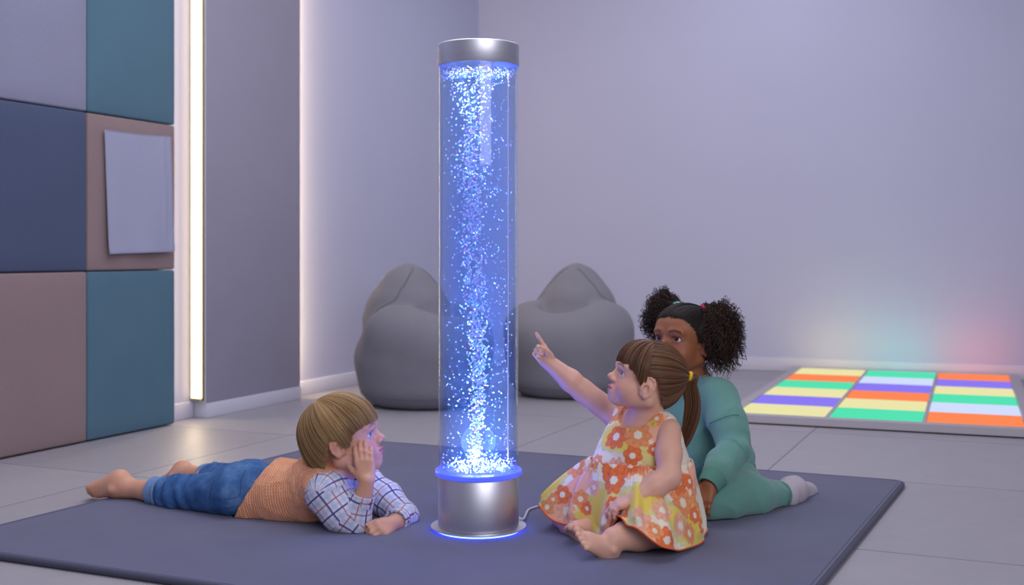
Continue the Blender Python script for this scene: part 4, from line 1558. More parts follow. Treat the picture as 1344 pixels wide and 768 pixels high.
def toddler():
    h0 = MAT_H
    gx = G(850, 705, h0)
    root = empty('person', (gx[0], 2.87, h0), 'toddler in an orange flowered dress sitting on the mat and pointing, brown ponytail', 'person')
    H = face_frame(P(848, 500, 2.90), [-math.cos(math.radians(5)), -math.sin(math.radians(5)), 0], 19, 0, .92)
    neck = P(846, 553, 2.93)
    chest = P(842, 590, 2.935); waist = P(842, 625, 2.945); pel = P(868, 672, 2.98)
    shL, elL, wrL = P(877, 566, 2.865), P(878, 626, 2.80), P(834, 655, 2.765)
    shR, elR, wrR = P(812, 549, 3.01), P(765, 513, 3.04), P(718, 474, 3.03)
    hipL, knL, anL = P(885, 684, 2.92), P(864, 692, 2.795), P(806, 708, 2.735)
    hipR, knR, anR = P(845, 684, 3.03), P(744, 677, 3.045), P(763, 700, 2.885)

    B = SDF()
    add_head(B, H, neck + [0, 0, .004], cheek=1.02, mouth_open=.0018, ear_f=.010, ear_u=-.013, ear_k=1.0, jaw=.86)
    B.chain([neck + [0, 0, -.01], chest, waist, pel], [.048, .075, .078, .080], .03)
    B.cap(shL + [0, .014, .002], shR + [0, -.01, 0], .031, .030, .02)
    B.chain([shL, shL + (elL - shL) * .5, elL], [.031, .0325, .0285], .012)
    B.chain([elL, elL + (wrL - elL) * .4, wrL], [.030, .0295, .0195], .012)
    add_hand(B, wrL, P(805, 664, 2.77) - wrL, [.15, 1, .30], 'L', .92,
             [(.25, .35, .3), (.25, .4, .3), (.28, .45, .3), (.3, .5, .3)], .05, (.65, .6, .3), .1)
    B.chain([shR, elR], [.034, .030], .02)
    B.chain([elR, elR + (wrR - elR) * .35, wrR], [.0285, .0290, .0195], .010)
    d = nrm(P(695, 441, 3.03) - P(716, 472, 3.03))
    add_hand(B, wrR + d * -.004, d, [.83, -.15, .56], 'R', .88,
             [(-.02, .06, .05), (1.15, 1.35, .8), (1.25, 1.4, .8), (1.3, 1.4, .8)], .04, (.80, .10, .62), .0, .7)
    for hp, kn, an, q in ((hipL, knL, anL, 1.0), (hipR, knR, anR, .84)):
        B.chain([hp, kn], [.060, .047 * q], .03)
        B.chain([kn, kn + (an - kn) * .45, an], [.046 * q, .0415 * q, .029 * q], .02)
        B.cap(pel, hp, .075, .065, .03)
    # near foot: heel on the mat, toes up and away to the left
    heel = P(798, 725, 2.735); toe = P(766, 707, 2.705)
    add_foot(B, heel, toe - heel, [.35, -.45, .8], .95, np.array([0, 1.0, .3]), anL, .15)
    heel2 = P(781, 703, 2.865); toe2 = P(764, 697, 2.84)
    add_foot(B, heel2 + [0, .03, 0], np.array([-.75, -.45, .25]), [.1, .5, .9], .95, np.array([0, -1.0, .3]), anR, .1)
    skin = skin_material('skin_light')
    body_mesh(B, .0021, H, root, skin, lambda V: skin_colours(V, H, '#DDAA90', '#C0606C', '#DC8474', '#5E4331', .0030))
    add_eyes(H, root, '#5A6E86', (.16, .10))

    # ---- dress
    dr = bpy.data.objects.new('dress', None)
    K = SDF()
    K.chain([neck + [0, 0, -.03], chest, P(841, 612, 2.94)], [.062, .090, .103], .03)
    K.cap(shL + [-.010, .022, .010], shR + [.012, -.018, .008], .0385, .036, .03)
    K.cap(P(866, 585, 2.91), P(870, 612, 2.92), .062, .072, .03)
    K.cap(P(815, 580, 2.96), P(806, 612, 2.94), .050, .062, .03)
    zwl = P(841, 604, 2.94)[2]
    K.plane([*P(841, 604, 2.94)[:2], zwl - .030], [-.12, .05, -1], .003)
    # neck opening, lower at the front, and armholes
    K.ell(neck + [-.018, -.012, .012], (.056, .052, .040), k=.006, mode='d')
    K.cap(neck, neck + [0, 0, .09], .052, .07, .006, 'd')
    aL = nrm(elL - shL)
    K.cap(shL + aL * .012 + [.014, -.030, .0], elL + aL * .05, .040, .046, .006, 'd')
    aR = nrm(elR - shR)
    K.cap(shR + aR * .006 + [0, .01, 0], elR, .043, .046, .006, 'd')
    V, Q = K.build(.0021, 2)
    V = wrinkle(V, Q, .006, 45, (1, 1, .6), 31)
    N = normals(V, Q)

    # skirt: from the waist seam to a hem lying over the legs and the mat
    hem = [(709, 663, 2.985), (721, 680, 2.95), (745, 689.5, 2.92), (768, 697.5, 2.885), (786, 705, 2.83), (803, 699, 2.775), (822, 690, 2.71), (843, 699, 2.675), (864, 715, 2.665),
           (884, 722, 2.70), (904, 719, 2.76), (920, 713, 2.84), (928, 698, 2.92), (922, 692, 2.98), (902, 688, 3.04), (866, 684, 3.075), (815, 684, 3.085), (765, 682, 3.08), (724, 668, 3.04)]
    Hm = np.array([P(*q) for q in hem]); Hm[:, 2] = np.maximum(Hm[:, 2], h0 + .004)
    hemc = catmull(Hm, 22, True)
    n = len(hemc)
    wc = P(840, 604, 2.94)
    # waist ring matched by angle about the waist
    ang = np.unwrap(np.arctan2(hemc[:, 1] - wc[1], hemc[:, 0] - wc[0]))
    ring = []
    bc = V[np.abs(V[:, 2] - (zwl + .002)) < .006]
    ba = np.arctan2(bc[:, 1] - wc[1], bc[:, 0] - wc[0]); br = np.linalg.norm(bc[:, :2] - wc[:2], axis=1)
    for a in ang:
        dd = np.abs((ba - a + np.pi) % (2 * np.pi) - np.pi)
        r = br[dd < .12].max() if (dd < .12).any() else .1
        ring.append(r)
    ring = np.array(ring); kk = np.ones(15) / 15
    ring = np.convolve(np.concatenate([ring[-7:], ring, ring[:7]]), kk, 'valid')
    W = np.stack([wc[0] + (ring + .003) * np.cos(ang), wc[1] + (ring + .003) * np.sin(ang), np.full(n, zwl + .004)], 1)
    m_ = 90
    T = np.linspace(0, 1, m_)[:, None, None]
    # control net: over the thighs the cloth keeps its height before it falls to the hem
    mid = W * .42 + hemc * .58
    legs = [(hipL, knL, .066), (hipR, knR, .064), (knL, anL, .046), (knR, anR, .046), (pel, pel + [0, 0, .05], .11)]
    def leg_top(xy):
        z = np.full(len(xy), 0.0)
        for a, b, r in legs:
            ba_ = (b - a)[:2]; L2 = ba_ @ ba_ + 1e-9
            h = np.clip((xy - a[:2]) @ ba_ / L2, 0, 1)
            q = a[None] + h[:, None] * (b - a)[None]
            dd = np.linalg.norm(xy - q[:, :2], axis=1)
            z = np.maximum(z, np.where(dd < r, q[:, 2] + np.sqrt(np.maximum(r * r - dd * dd, 0)) + .006, 0))
        return z
    S_ = (1 - T) ** 2 * W[None] + 2 * T * (1 - T) * (mid + [0, 0, .028])[None] + T ** 2 * hemc[None]
    # gathers under the seam and long soft folds towards the hem
    s = np.arange(n) / n
    out = np.stack([np.cos(ang), np.sin(ang), np.zeros(n)], 1)
    gather = .0034 * np.sin(s * 2 * np.pi * 46 + 2 * np.sin(s * 40)) * np.exp(-((np.linspace(0, 1, m_)[:, None] - .10) / .14) ** 2)
    folds = (.011 * np.sin(s * 2 * np.pi * 9 + 1.0) + .006 * np.sin(s * 2 * np.pi * 17 + 2)) * (np.linspace(0, 1, m_)[:, None] ** 1.2) * np.clip((1 - np.linspace(0, 1, m_)[:, None]) / .12, .35, 1)
    S_ = S_ + (gather + folds)[..., None] * (out[None] + [0, 0, .55])
    flat = S_.reshape(-1, 3)
    lt = leg_top(flat[:, :2]); cover = (np.repeat(np.linspace(0, 1, m_), n) < 2)
    # the hem itself rides only over the shin; elsewhere it hangs free of the leg
    hpx = hemc[:, 0] / hemc[:, 1] * F + CX
    ride = ((hpx > 792) & (hpx < 846) & (hemc[:, 1] < 2.9)).astype(float)
    kz = np.ones(9) / 9; ride = np.convolve(np.concatenate([ride[-4:], ride, ride[:4]]), kz, 'valid')
    tq = np.linspace(0, 1, m_)[:, None]
    wgt = np.clip((.97 - tq) / .15, 0, 1) * (1 - ride)[None] + ride[None]
    tgt = np.where(cover, lt, 0) * 1.0
    tgt = np.where(wgt.ravel() > 0, flat[:, 2] + (tgt - flat[:, 2]) * wgt.ravel(), 0)
    dz = np.maximum(tgt - flat[:, 2], 0).reshape(m_, n)
    for _ in range(5):      # spread the lift so the cloth bridges between the legs
        dz = np.maximum(dz, .25 * (np.roll(dz, 1, 1) + np.roll(dz, -1, 1) + np.vstack([dz[:1], dz[:-1]]) + np.vstack([dz[1:], dz[-1:]])))
    flat[:, 2] += dz.ravel()
    flat[:, 2] = np.maximum(flat[:, 2], h0 + .003)
    idx = np.arange(n * m_).reshape(m_, n)
    Qs = np.stack([idx[:-1], idx[1:], np.roll(idx[1:], -1, 1), np.roll(idx[:-1], -1, 1)], -1).reshape(-1, 4)
    for _ in range(2): 
        sm = laplace(flat, Qs, .5); sm[:n] = flat[:n]; sm[-n:] = flat[-n:]; flat = sm
    Vs = flat; Ns = normals(Vs, Qs)
    if (Ns[: n * 10] * np.tile(out, (10, 1))).sum() < 0: Qs = Qs[:, ::-1]; Ns = -Ns

    OR, OR2, CO, YE, YG, WH = [np.array(lin(c)) for c in ('#E97A45', '#EF9A63', '#F0B294', '#E3C75C', '#DED68C', '#EADFC6')]
    def base(Vx):
        q = Vx * 26
        n1 = np.sin(q[:, 0] * 1.1 + 2 * np.sin(q[:, 2] * .9)) + np.sin(q[:, 2] * 1.3 + q[:, 1] + 1.7 * np.sin(q[:, 0] * .8)) + np.sin(q[:, 1] * 1.2 - q[:, 0] * .7 + 4)
        C = np.tile(WH, (len(Vx), 1))
        n2 = np.sin(q[:, 0] * 5.1 + 3 * np.sin(q[:, 2] * 4)) * np.sin(q[:, 2] * 4.7 + 2 * np.sin(q[:, 1] * 5))
        n1 = n1 + .45 * n2
        C[n1 > .15] = YG * .95
        C[n1 > .95] = YE
        C[n1 < -1.35] = CO
        return C
    # where the print's flowers sit (seen through the lens, then put on the cloth)
    px = [(809, 573, 19, 'O'), (837, 571, 19, 'P'), (806, 630, 20, 'O'), (830, 598, 14, 'O'), (862, 549, 11, 'P'), (792, 553, 11, 'C'), (857, 556, 6, 'Y'), (783, 606, 11, 'P'),
          (791, 683, 24, 'C'), (840, 684, 21, 'C'), (744, 671, 20, 'C'), (718, 666, 12, 'P'), (762, 655, 13, 'P'), (738, 650, 14, 'O'), (770, 668, 10, 'O'), (818, 672, 16, 'O'), (803, 661, 10, 'O'),
          (876, 710, 18, 'O'), (897, 660, 21, 'P'), (915, 655, 18, 'P'), (893, 690, 16, 'C'), (905, 700, 15, 'P'), (870, 670, 16, 'C'), (890, 632, 18, 'O'), (851, 624, 11, 'C'), (922, 690, 11, 'O'),
          (860, 697, 12, 'P'), (757, 690, 11, 'P'), (780, 640, 11, 'C'), (858, 590, 9, 'O'), (866, 645, 12, 'P'), (905, 632, 11, 'O'), (912, 676, 12, 'O'), (726, 655, 9, 'P')]
    from mathutils.bvhtree import BVHTree
    allV = np.concatenate([V, Vs]); allQ = np.concatenate([Q, Qs + len(V)])
    tree = BVHTree.FromPolygons([tuple(q) for q in allV], [tuple(q) for q in allQ])
    r_ = np.random.default_rng(5)
    spots = []
    cc = dict(O=OR, P=OR2, C=CO, Y=YE)
    for x, y, sz, k in px:
        o_ = np.array([0, 0, CH]); dd = nrm(P(x, y, 3.0) - o_)
        hit = tree.ray_cast(Vector(o_), Vector(dd))
        if hit[0] is None: continue
        spots.append((np.array(hit[0]), sz * .00188, 8 if sz > 14 else 6, cc[k], WH if k != 'Y' else OR, r_.uniform(0, 3), r_.uniform(0, 6)))
    # the sides that face away from the lens carry the same print
    for i in r_.choice(len(allV), 60, replace=False):
        p = allV[i]
        if min([np.linalg.norm(p - s_[0]) for s_ in spots]) > .055 and p[1] > 2.96:
            spots.append((p, r_.uniform(.022, .042), 8, cc[r_.choice(list('OPC'))], WH, r_.uniform(0, 3), r_.uniform(0, 6)))
    m = M('flowered_cotton', .85, spec=.2)
    m.color(m.attr('Col', 'Color')); v = m.coord(); m.bump(m.noise(v, 700, 2), .25, .0008)
    m.b.inputs['Sheen Weight'].default_value = .1
    me = mesh_np('dress', V, Q); attr_col(me, flower_colours(V, N, 1, spots, base))
    bod = link('dress', me, m.m, root)
    me = mesh_np('skirt', Vs, Qs); attr_col(me, flower_colours(Vs, Ns, 1, spots, base))
    sk = link('skirt', me, m.m, bod)
    md = sk.modifiers.new('thickness', 'SOLIDIFY'); md.thickness = .0022; md.offset = -1
    md2 = sk.modifiers.new('sub', 'SUBSURF'); md2.levels = 0; md2.render_levels = 1
    trim = fabric('dress_hem', '#D9632E', 500, .1, .85)
    link('hem', tube_mesh('hem', Vs[-n:][::3], .0021, 8, closed=True), trim, bod)

    # ---- hair: fringe, smooth crown, ponytail with a yellow tie
    hm = hair_material('brown_hair', '#3A2417', '#8A6040', .36)
    tie = np.array([-.094, .004, .047])
    pole = nrm(tie - HC)
    line = lambda al: np.interp(al, [0, 40, 62, 76, 88, 104, 130, 180], [.082, .060, .020, .004, .020, -.012, -.045, -.062])
    RF = lambda d: Rhair(d, .101, .0965, .0840, .0895, .108)
    def lay(nn, npts, shell, jit, cut):
        az = np.sort(RNG.uniform(0, 2 * math.pi, nn)) if jit else np.linspace(0, 2 * math.pi, nn, endpoint=False)
        th = hairline_theta(pole, az, line, RF) + (RNG.normal(0, .02, nn) if jit else 0) - cut
        if jit:     # strands start anywhere between hairline and tie so the roots do not line up
            th = th * np.where(RNG.random(nn) < .55, 1, RNG.uniform(.5, 1, nn))
        am = RNG.uniform(-.001, .0025, nn) if jit else np.zeros(nn)
        lock = .0014 * np.sin(az * 23 + 2 * np.sin(az * 7))
        lift = lambda T, a: shell + (am + lock)[:, None] * (1 - T)[None] ** .3 - .0045 * (T[None] > .9) * (T[None] - .9) * 10 * .6 + .004 * np.exp(-(T[None] / .05) ** 2)
        return arc_hair(H, pole, az, th, npts, RF, lift, .05)[0]
    parts = [sheet_mesh(lay(300, 26, -.0022, False, .0)), strands_mesh('h', lay(4200, 16, 0, True, 0), .0007, .0007)]
    # fringe
    fpole = nrm([.12, 0, 1.0])
    fl = lambda al: np.interp(al, [0, 30, 50, 64, 80, 180], [.030, .027, .012, -.016, -.010, -.01])
    RF2 = lambda d: Rhair(d, .106, .1, .0875, .092, .16)
    nn = 1900
    az0 = RNG.uniform(-1.22, 1.22, nn)
    # azimuth about the pole measured from the front
    ref = np.array([0, 1.0, 0]); e1 = nrm(np.cross(ref, fpole)); e2 = np.cross(fpole, e1)
    a_front = math.atan2(np.dot([1, 0, 0], e2), np.dot([1, 0, 0], e1))
    az = np.sort(a_front + az0)
    th = hairline_theta(fpole, az, fl, RF2) + RNG.normal(0, .013, nn)
    am = RNG.uniform(-.002, .004, nn)
    lk = .002 * np.sin(az * 21 + 1.5 * np.sin(az * 9))
    S1 = arc_hair(H, fpole, az, th, 14, RF2, lambda T, a: -.004 + (am + lk)[:, None] * np.sin(T * 2.4)[None] + .004 * np.sin(T * 3.1)[None] - .005 * (np.abs(az - a_front)[:, None] / 1.22) ** 4 * (1 - T)[None], .16)[0]
    parts.append(strands_mesh('h', S1, .00085, .0004))
    az = np.linspace(a_front - 1.16, a_front + 1.16, 120)
    th = hairline_theta(fpole, az, fl, RF2) - .05
    S2 = arc_hair(H, fpole, az, th, 14, RF2, lambda T, a: np.full((120, 14), -.005) + (.003 * np.sin(T * 3.1))[None], .16)[0]
    idx = np.arange(120 * 14).reshape(120, 14)
    me = mesh_np('f', S2.reshape(-1, 3), np.stack([idx[:-1, :-1], idx[1:, :-1], idx[1:, 1:], idx[:-1, 1:]], -1).reshape(-1, 4))
    attr_f(me, np.repeat(RNG.random(120) * .4 + .3, 14)); parts.append(me)
    hair = merged_hair('hair', parts, hm, root)
    # ponytail
    tw = H(*(HC + pole * (RF(pole[None])[0] + .006)))
    end = [(905, 505, 2.915), (909, 530, 2.92), (906, 555, 2.925), (899, 577, 2.93), (893, 592, 2.93)]
    spine = catmull(np.array([tw, tw + (H.l * 0 - H.f * .012 + H.u * .002)] + [P(*q) for q in end]), 6)
    m2 = len(spine); Tn = np.linspace(0, 1, m2)
    prof = np.interp(Tn, [0, .12, .35, .6, .85, 1], [.0065, .011, .020, .0215, .015, .006])
    nS = 950
    ra = np.sqrt(RNG.random(nS)); aa = RNG.uniform(0, 6.283, nS); ln = RNG.uniform(.80, 1.0, nS)
    tan = np.gradient(spine, axis=0); tan /= np.linalg.norm(tan, axis=1)[:, None]
    e1 = np.cross(tan, [0, 1, 0]); e1 /= np.linalg.norm(e1, axis=1)[:, None]; e2 = np.cross(tan, e1)
    tq = np.linspace(0, 1, 20)[None] * ln[:, None]
    ii = np.clip(tq * (m2 - 1), 0, m2 - 1.001); i0 = ii.astype(int); fr_ = (ii - i0)[..., None]
    L_ = lambda A: A[i0] * (1 - fr_) + A[i0 + 1] * fr_
    sp = L_(spine); E1 = L_(e1); E2 = L_(e2); pr = np.interp(tq, Tn, prof)
    wv = aa[:, None] + .5 * np.sin(tq * 3 + ra[:, None] * 5)
    S3 = sp + (E1 * np.cos(wv)[..., None] + E2 * .8 * np.sin(wv)[..., None]) * (pr * ra[:, None])[..., None]
    pt_ = link('ponytail', strands_mesh('ponytail', S3, .0010, .0004), hm, hair)
    tr = [tw - H.f * .002 + (H.l * math.cos(a) + H.u * math.sin(a)) * .0082 for a in np.linspace(0, 2 * math.pi, 28, endpoint=False)]
    t = link('hair_tie', tube_mesh('hair_tie', np.array(tr), .0052, 12, closed=True), fabric('yellow_tie', '#E8C02C', 600, .1, .7), hair)
    t['label'] = 'yellow hair tie'
    return root


toddler()
# ================================================================= the older child in green
def curls(name, H, tie, centre, radii, n, mat, parent, seed=0):
    r = np.random.default_rng(seed)
    d = r.normal(size=(n, 3)); d /= np.linalg.norm(d, axis=1)[:, None]
    rad = r.uniform(.55, 1.0, n) ** .6
    lump = 1 + .10 * np.sin(d @ np.array([5, 3, 4.]) + seed) + .06 * np.sin(d @ np.array([-9, 7, 8.]))
    tgt = np.asarray(centre) + d * rad[:, None] * np.asarray(radii) * lump[:, None]
    root = np.asarray(tie) + r.normal(size=(n, 3)) * .006
    m = 34; T = np.linspace(0, 1, m)[None, :, None]
    ctrl = np.asarray(tie) * .35 + np.asarray(centre) * .3 + tgt * .35 + d * .03
    path = (1 - T) ** 2 * root[:, None] + 2 * T * (1 - T) * ctrl[:, None] + T ** 2 * tgt[:, None]
    ax = nrm(np.array([.3, .5, .8])); 
    dirn = tgt - root; dirn /= np.linalg.norm(dirn, axis=1)[:, None]
    e1 = np.cross(dirn, ax); e1 /= np.linalg.norm(e1, axis=1)[:, None]; e2 = np.cross(dirn, e1)
    turns = r.uniform(3.5, 6.5, n)[:, None]; ph = r.uniform(0, 6.28, n)[:, None]
    hr = (r.uniform(.0030, .0060, n)[:, None]) * np.clip(T[..., 0] * 4, 0, 1)
    a = ph + turns * 6.283 * T[..., 0]
    path = path + e1[:, None] * (np.cos(a) * hr)[..., None] + e2[:, None] * (np.sin(a) * hr)[..., None]
    W = H.C + H.k * (path @ H.ax)
    return link(name, strands_mesh(name, W, .0012, .0006), mat, parent)


def girl():
    h0 = MAT_H
    root = empty('person', (G(950, 676, h0)[0], 3.27, h0), 'child with two curly dark bunches in a sage green sweatsuit, kneeling behind the toddler', 'person')
    ps = math.radians(47)
    H = face_frame(P(896, 449, 3.32), [-math.cos(ps), -math.sin(ps), 0], 10, 0, 1.0)
    neck = P(906, 496, 3.335)
    chest = P(921, 545, 3.345); waist = P(933, 600, 3.36); pel = P(948, 632, 3.38)
    shL, elL, wrL = P(944, 523, 3.245), P(961, 590, 3.13), P(931, 636, 3.045)
    shR, elR, wrR = P(882, 516, 3.42), P(866, 578, 3.40), P(893, 634, 3.31)
    hipL, knL, anL = P(965, 640, 3.30), P(948, 653, 3.14), P(1028, 650, 3.30)

    B = SDF()
    add_head(B, H, neck, cheek=1.05)
    B.chain([neck, chest, waist, pel], [.048, .078, .078, .080], .03)
    B.cap(shL, shR, .040, .040, .03)
    for sh, el, wr in ((shL, elL, wrL), (shR, elR, wrR)):
        B.chain([sh, el], [.037, .030], .02)
        B.chain([el, el + (wr - el) * .45, wr], [.030, .028, .020], .012)
    add_hand(B, wrL, P(919, 668, 3.02) - wrL, [-.8, .6, .1], 'L', 1.05,
             [(.15, .3, .25), (.12, .3, .25), (.12, .3, .25), (.15, .35, .3)], .08, (.7, .6, .2), .1)
    add_hand(B, wrR, [.15, -.55, -.35], [-.8, -.4, 0], 'R', 1.05, [(.2, .3, .25)] * 4, .08, (.7, .6, .2), .1)
    B.chain([hipL, knL], [.058, .046], .03); B.chain([knL, anL], [.044, .026], .03)
    knR = P(880, 668, 3.22); anR = P(960, 660, 3.44)
    B.chain([P(925, 640, 3.42), knR], [.058, .046], .03); B.chain([knR, anR], [.044, .026], .03)
    add_foot(B, P(1034, 645, 3.335), P(1062, 648, 3.46) - P(1034, 645, 3.335), [.2, -.5, .8], 1.05, np.array([0, 1.0, 0]), anL)
    skin = skin_material('skin_brown', .5, .08)
    body_mesh(B, .0022, H, root, skin, lambda V: skin_colours(V, H, '#935A3A', '#7C3F3C', '#9A5638', '#1E130E', .0040))
    add_eyes(H, root, '#2A1A12', (0.10, .10))

    # ---- sweatshirt
    fleece = fabric('green_fleece', '#669588', 420, .09, .95, .3, sheen=.25)
    rib = M('green_rib', .95, lin('#5C8A7D'), spec=.15)
    v = rib.coord(); n_ = rib.noise(v, 500, 2); rib.bump(n_, .3, .001)
    S = SDF()
    S.chain([neck + [0, 0, -.035], chest, P(932, 585, 3.36), P(943, 612, 3.37)], [.060, .100, .108, .108], .03)
    S.cap(shL + [-.006, .01, 0], shR, .056, .054, .04)
    S.cap(P(906, 550, 3.31), P(915, 600, 3.31), .075, .085, .04)
    S.chain([shL, P(956, 556, 3.18), elL + [.004, 0, 0]], [.056, .052, .045], .022, u0=0)
    cuf = elL + (wrL - elL) * .80
    S.chain([elL, elL + (wrL - elL) * .5, cuf], [.045, .042, .036], .015, flat='b', u0=.15)
    S.chain([shR, elR, wrR], [.054, .048, .036], .02, flat='b')
    S.cap(neck + [0, 0, -.004], neck + H.u * .07, .050, .056, .006, 'd')
    V, Q = S.build(.003, 2)
    uv = S.limb_uv(V)
    V = wrinkle(V, Q, .013, 26, (1, 1, .8), 41)
    # sleeve gathered above the cuff, body bloused above the hem
    near = np.abs((V - elL) @ nrm(wrL - elL))
    V = V + normals(V, Q) * (.0022 * np.sin(uv[:, 0] * 105 + 1.2 * np.sin(uv[:, 1] * 22)) * np.clip((uv[:, 0] - .07) / .08, 0, 1) * (uv[:, 0] < .5))[:, None]
    sw = link('sweatshirt', mesh_np('sweatshirt', V, Q), fleece, root)
    c = SDF(); ax = nrm(wrL - elL)
    c.cap(cuf - ax * .004, cuf + ax * .036, .036, .0295, .006, flat='ab')
    c.cap(cuf + ax * .030, cuf + ax * .06, .024, .024, .003, 'd')
    V2, Q2 = c.build(.0022, 1); uv2 = c.limb_uv(V2)
    V2 = V2 + normals(V2, Q2) * (.0008 * np.sin(uv2[:, 1] * 1500))[:, None]
    link('cuff', mesh_np('cuff', V2, Q2), rib.m, sw)
    ring = []
    for a in np.linspace(0, 2 * math.pi, 40, endpoint=False):
        e = H.f * 0 + np.array([math.cos(a), math.sin(a), 0])
        ring.append(neck + e * .053 + [0, 0, -.002 + -.014 * (e @ np.array([-.68, -.73, 0]))])
    link('neck_band', tube_mesh('neck_band', np.array(ring), .0075, 10, closed=True), rib.m, sw)
    # shoulder seam of the dropped sleeve
    from mathutils.bvhtree import BVHTree
    tree = BVHTree.FromPolygons([tuple(q) for q in V], [tuple(q) for q in Q])
    def seam(path, parent, mat, r=.0016):
        pts = []
        for q in catmull(np.array(path, float), 6):
            o_ = np.array([0, 0, CH]); hit = tree.ray_cast(Vector(o_), Vector(nrm(P(q[0], q[1], 3) - o_)))
            if hit[0] is not None: pts.append(np.array(hit[0]) + np.array(hit[1]) * .0004)
        if len(pts) > 3: link('seam', tube_mesh('seam', np.array(pts), r, 6), mat, parent)
    seam([(931, 556), (944, 550), (960, 545), (970, 545)], sw, rib.m)
    hb = SDF()
    hb.cap(P(944, 612, 3.37), P(950, 628, 3.38), .104, .100, .006, flat='ab')
    V3, Q3 = hb.build(.0035, 2)
    link('waistband', mesh_np('waistband', V3, Q3), rib.m, sw)

    # ---- joggers
    J = SDF()
    J.cap(pel + [0, 0, .01], P(935, 645, 3.40), .092, .090, .03)
    J.chain([hipL, knL], [.082, .066], .03, u0=0)
    ca = knL + (anL - knL) * .93
    J.chain([knL, knL + (anL - knL) * .45, ca], [.066, .060, .042], .02, flat='b', u0=.2)
    J.ell(P(930, 662, 3.10), (.04, .045, .05), k=.03)
    J.chain([P(925, 640, 3.42), knR], [.080, .066], .03); J.chain([knR, anR], [.062, .042], .02)
    J.plane([0, 0, h0 + .0012], [0, 0, -1], .006)
    # crease between thigh and shin
    J.cap(P(990, 632, 3.20), P(965, 640, 3.12), .004, .003, .012, 'd')
    V, Q = J.build(.0032, 2)
    V = wrinkle(V, Q, .014, 24, (1, 1, 1), 51)
    V[:, 2] = np.maximum(V[:, 2], h0 + .001)
    jg = link('joggers', mesh_np('joggers', V, Q), fabric('green_fleece_legs', '#679688', 420, .09, .95, .3, sheen=.25), root)
    c = SDF(); ax = nrm(anL - knL)
    c.cap(ca - ax * .012, ca + ax * .010, .0420, .0400, .006, flat='ab')
    V2, Q2 = c.build(.0025, 1); V2[:, 2] = np.maximum(V2[:, 2], h0 + .001)
    link('ankle_band', mesh_np('ankle_band', V2, Q2), rib.m, jg)

    # ---- sock
    K = SDF()
    K.chain([ca + ax * .004, anL + ax * .01, P(1042, 643, 3.365), P(1060, 646, 3.455)], [.034, .037, .036, .030], .02)
    K.ell(P(1039, 645, 3.345), .041, k=.02)
    V, Q = K.build(.003, 2); V = wrinkle(V, Q, .006, 40, (1, 1, 1), 61); V[:, 2] = np.maximum(V[:, 2], h0 + .001)
    so = link('sock', mesh_np('sock', V, Q), fabric('sock_knit', '#B9B0B6', 300, .08, .95, .5), root)
    so['label'] = 'pale grey sock'

    # ---- hair: parted, drawn into two bunches
    hm = hair_material('dark_hair', '#0B0706', '#251710', .62)
    cm = hair_material('curly_hair', '#120B08', '#4A3122', .6)
    ties = {1: np.array([-.024, .050, .100]), -1: np.array([-.012, -.046, .104])}
    line = lambda al: np.interp(al, [0, 30, 52, 66, 78, 90, 104, 130, 180], [.066, .062, .036, .002, .000, .012, -.020, -.05, -.06])
    RF = lambda d: Rhair(d, .1060, .0960, .0850, .0905, .105)
    parts = []
    for s, tie in ties.items():
        pole = nrm(tie - HC)
        for kind in (0, 1):
            nn, npts = ((260, 26), (2600, 15))[kind]
            az = np.linspace(0, 2 * math.pi, nn, endpoint=False) if kind == 0 else np.sort(RNG.uniform(0, 2 * math.pi, nn))
            th = hairline_theta(pole, az, line, RF, 2.6)
            # stop at the parting (the middle plane)
            ref = np.array([0, 1.0, 0]) if abs(pole[1]) < .9 else np.array([1.0, 0, 0])
            e1 = nrm(np.cross(ref, pole)); e2 = np.cross(pole, e1)
            tg = np.linspace(.03, 2.6, 140)
            d = pole * np.cos(tg)[None, :, None] + (e1 * np.cos(az)[:, None] + e2 * np.sin(az)[:, None])[:, None] * np.sin(tg)[None, :, None]
            cross = d[..., 1] * s < .012
            tp = np.where(cross.any(1), tg[cross.argmax(1)], 9)
            th = np.minimum(th + (RNG.normal(0, .035, nn) if kind else 0), tp)
            am = RNG.uniform(-.0008, .0022, nn) * kind
            lift = lambda T, a: (-.0015 if kind == 0 else 0) + am[:, None] * (1 - T)[None] - .0035 * np.clip((T[None] - .9) * 10, 0, 1) + .006 * np.exp(-(T[None] / .08) ** 2)
            S_ = arc_hair(H, pole, az, th, npts, RF, lift, .04)[0]
            parts.append(sheet_mesh(S_) if kind == 0 else strands_mesh('h', S_, .0007, .0007))
    hair = merged_hair('hair', parts, hm, root)
    for s, tie in ties.items():
        pole = nrm(tie - HC); tp = HC + pole * (RF(pole[None])[0] + .006)
        cen = tp + (np.array([-.026, .050, -.084]) if s > 0 else np.array([-.006, -.050, -.040]))
        rad = (.080, .068, .110) if s > 0 else (.070, .062, .098)
        b = curls('hair_bunch', H, tp, cen, rad, 1700 if s > 0 else 1300, cm, hair, seed=3 + s)
        e1 = nrm(np.cross(pole, [1, 0, 0])); e2 = np.cross(pole, e1)
        ring = [H(*(tp + (e1 * math.cos(a) + e2 * math.sin(a)) * .0125)) for a in np.linspace(0, 2 * math.pi, 24, endpoint=False)]
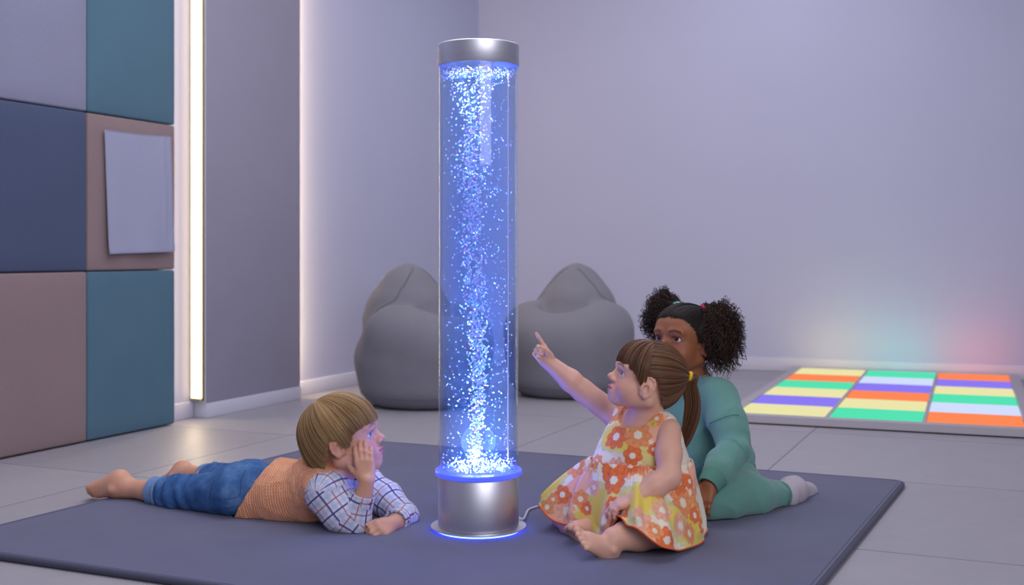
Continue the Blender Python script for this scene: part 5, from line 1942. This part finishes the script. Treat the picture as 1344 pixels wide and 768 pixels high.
        t = link('hair_tie', tube_mesh('hair_tie', np.array(ring), .0062, 10, closed=True), fabric('tie_red' if s > 0 else 'tie_aqua', '#B02A4C' if s > 0 else '#8CC4C6', 500, .1, .7), hair)
        t['label'] = 'red hair tie' if s > 0 else 'pale aqua hair tie'
    return root


girl()
# ================================================================= light and camera
w = bpy.data.worlds.new('room_light'); SC.world = w; w.use_nodes = True
bg = w.node_tree.nodes['Background']
bg.inputs['Color'].default_value = (.60, .60, .84, 1); bg.inputs['Strength'].default_value = .32


def area(name, loc, target, sx, sy, energy, col):
    L = bpy.data.lights.new(name, 'AREA'); L.shape = 'RECTANGLE'; L.size = sx; L.size_y = sy; L.energy = energy; L.color = col
    o = bpy.data.objects.new(name, L); COL.objects.link(o); o.location = loc
    o.rotation_euler = (Vector(target) - Vector(loc)).to_track_quat('-Z', 'Y').to_euler()
    return o


area('ceiling_panel', (-.4, 3.4, 2.9), (-.5, 4.0, 0), 2.2, 2.2, 46, (.90, .89, 1))
area('ceiling_panel', (1.2, 5.6, 2.9), (1.0, 6.0, 0), 2.0, 2.0, 24, (.87, .87, 1))
area('front_fill', (1.6, -1.2, 2.2), (-.6, 4.5, .6), 2.6, 1.8, 92, (.91, .90, 1))  # unseen fill light added behind the camera to brighten the fronts

cam = bpy.data.cameras.new('camera'); co = bpy.data.objects.new('camera', cam); COL.objects.link(co)
co.location = (0, 0, CH); co.rotation_euler = (math.pi / 2, 0, 0)
cam.sensor_fit = 'HORIZONTAL'; cam.sensor_width = 36; cam.lens = 36 * F / 1344
cam.shift_y = (HY - 384) / 1344
cam.clip_start = .05
cam.dof.use_dof = True; cam.dof.focus_distance = 2.95; cam.dof.aperture_fstop = 3.2
SC.camera = co

SC.view_settings.view_transform = 'Standard'; SC.view_settings.look = 'None'
SC.view_settings.gamma = 1; SC.view_settings.exposure = 0; SC.view_settings.use_curve_mapping = False
SC.cycles.use_denoising = True
SC.cycles.max_bounces = 10; SC.cycles.transparent_max_bounces = 24; SC.cycles.volume_bounces = 1
SC.cycles.sample_clamp_indirect = 6
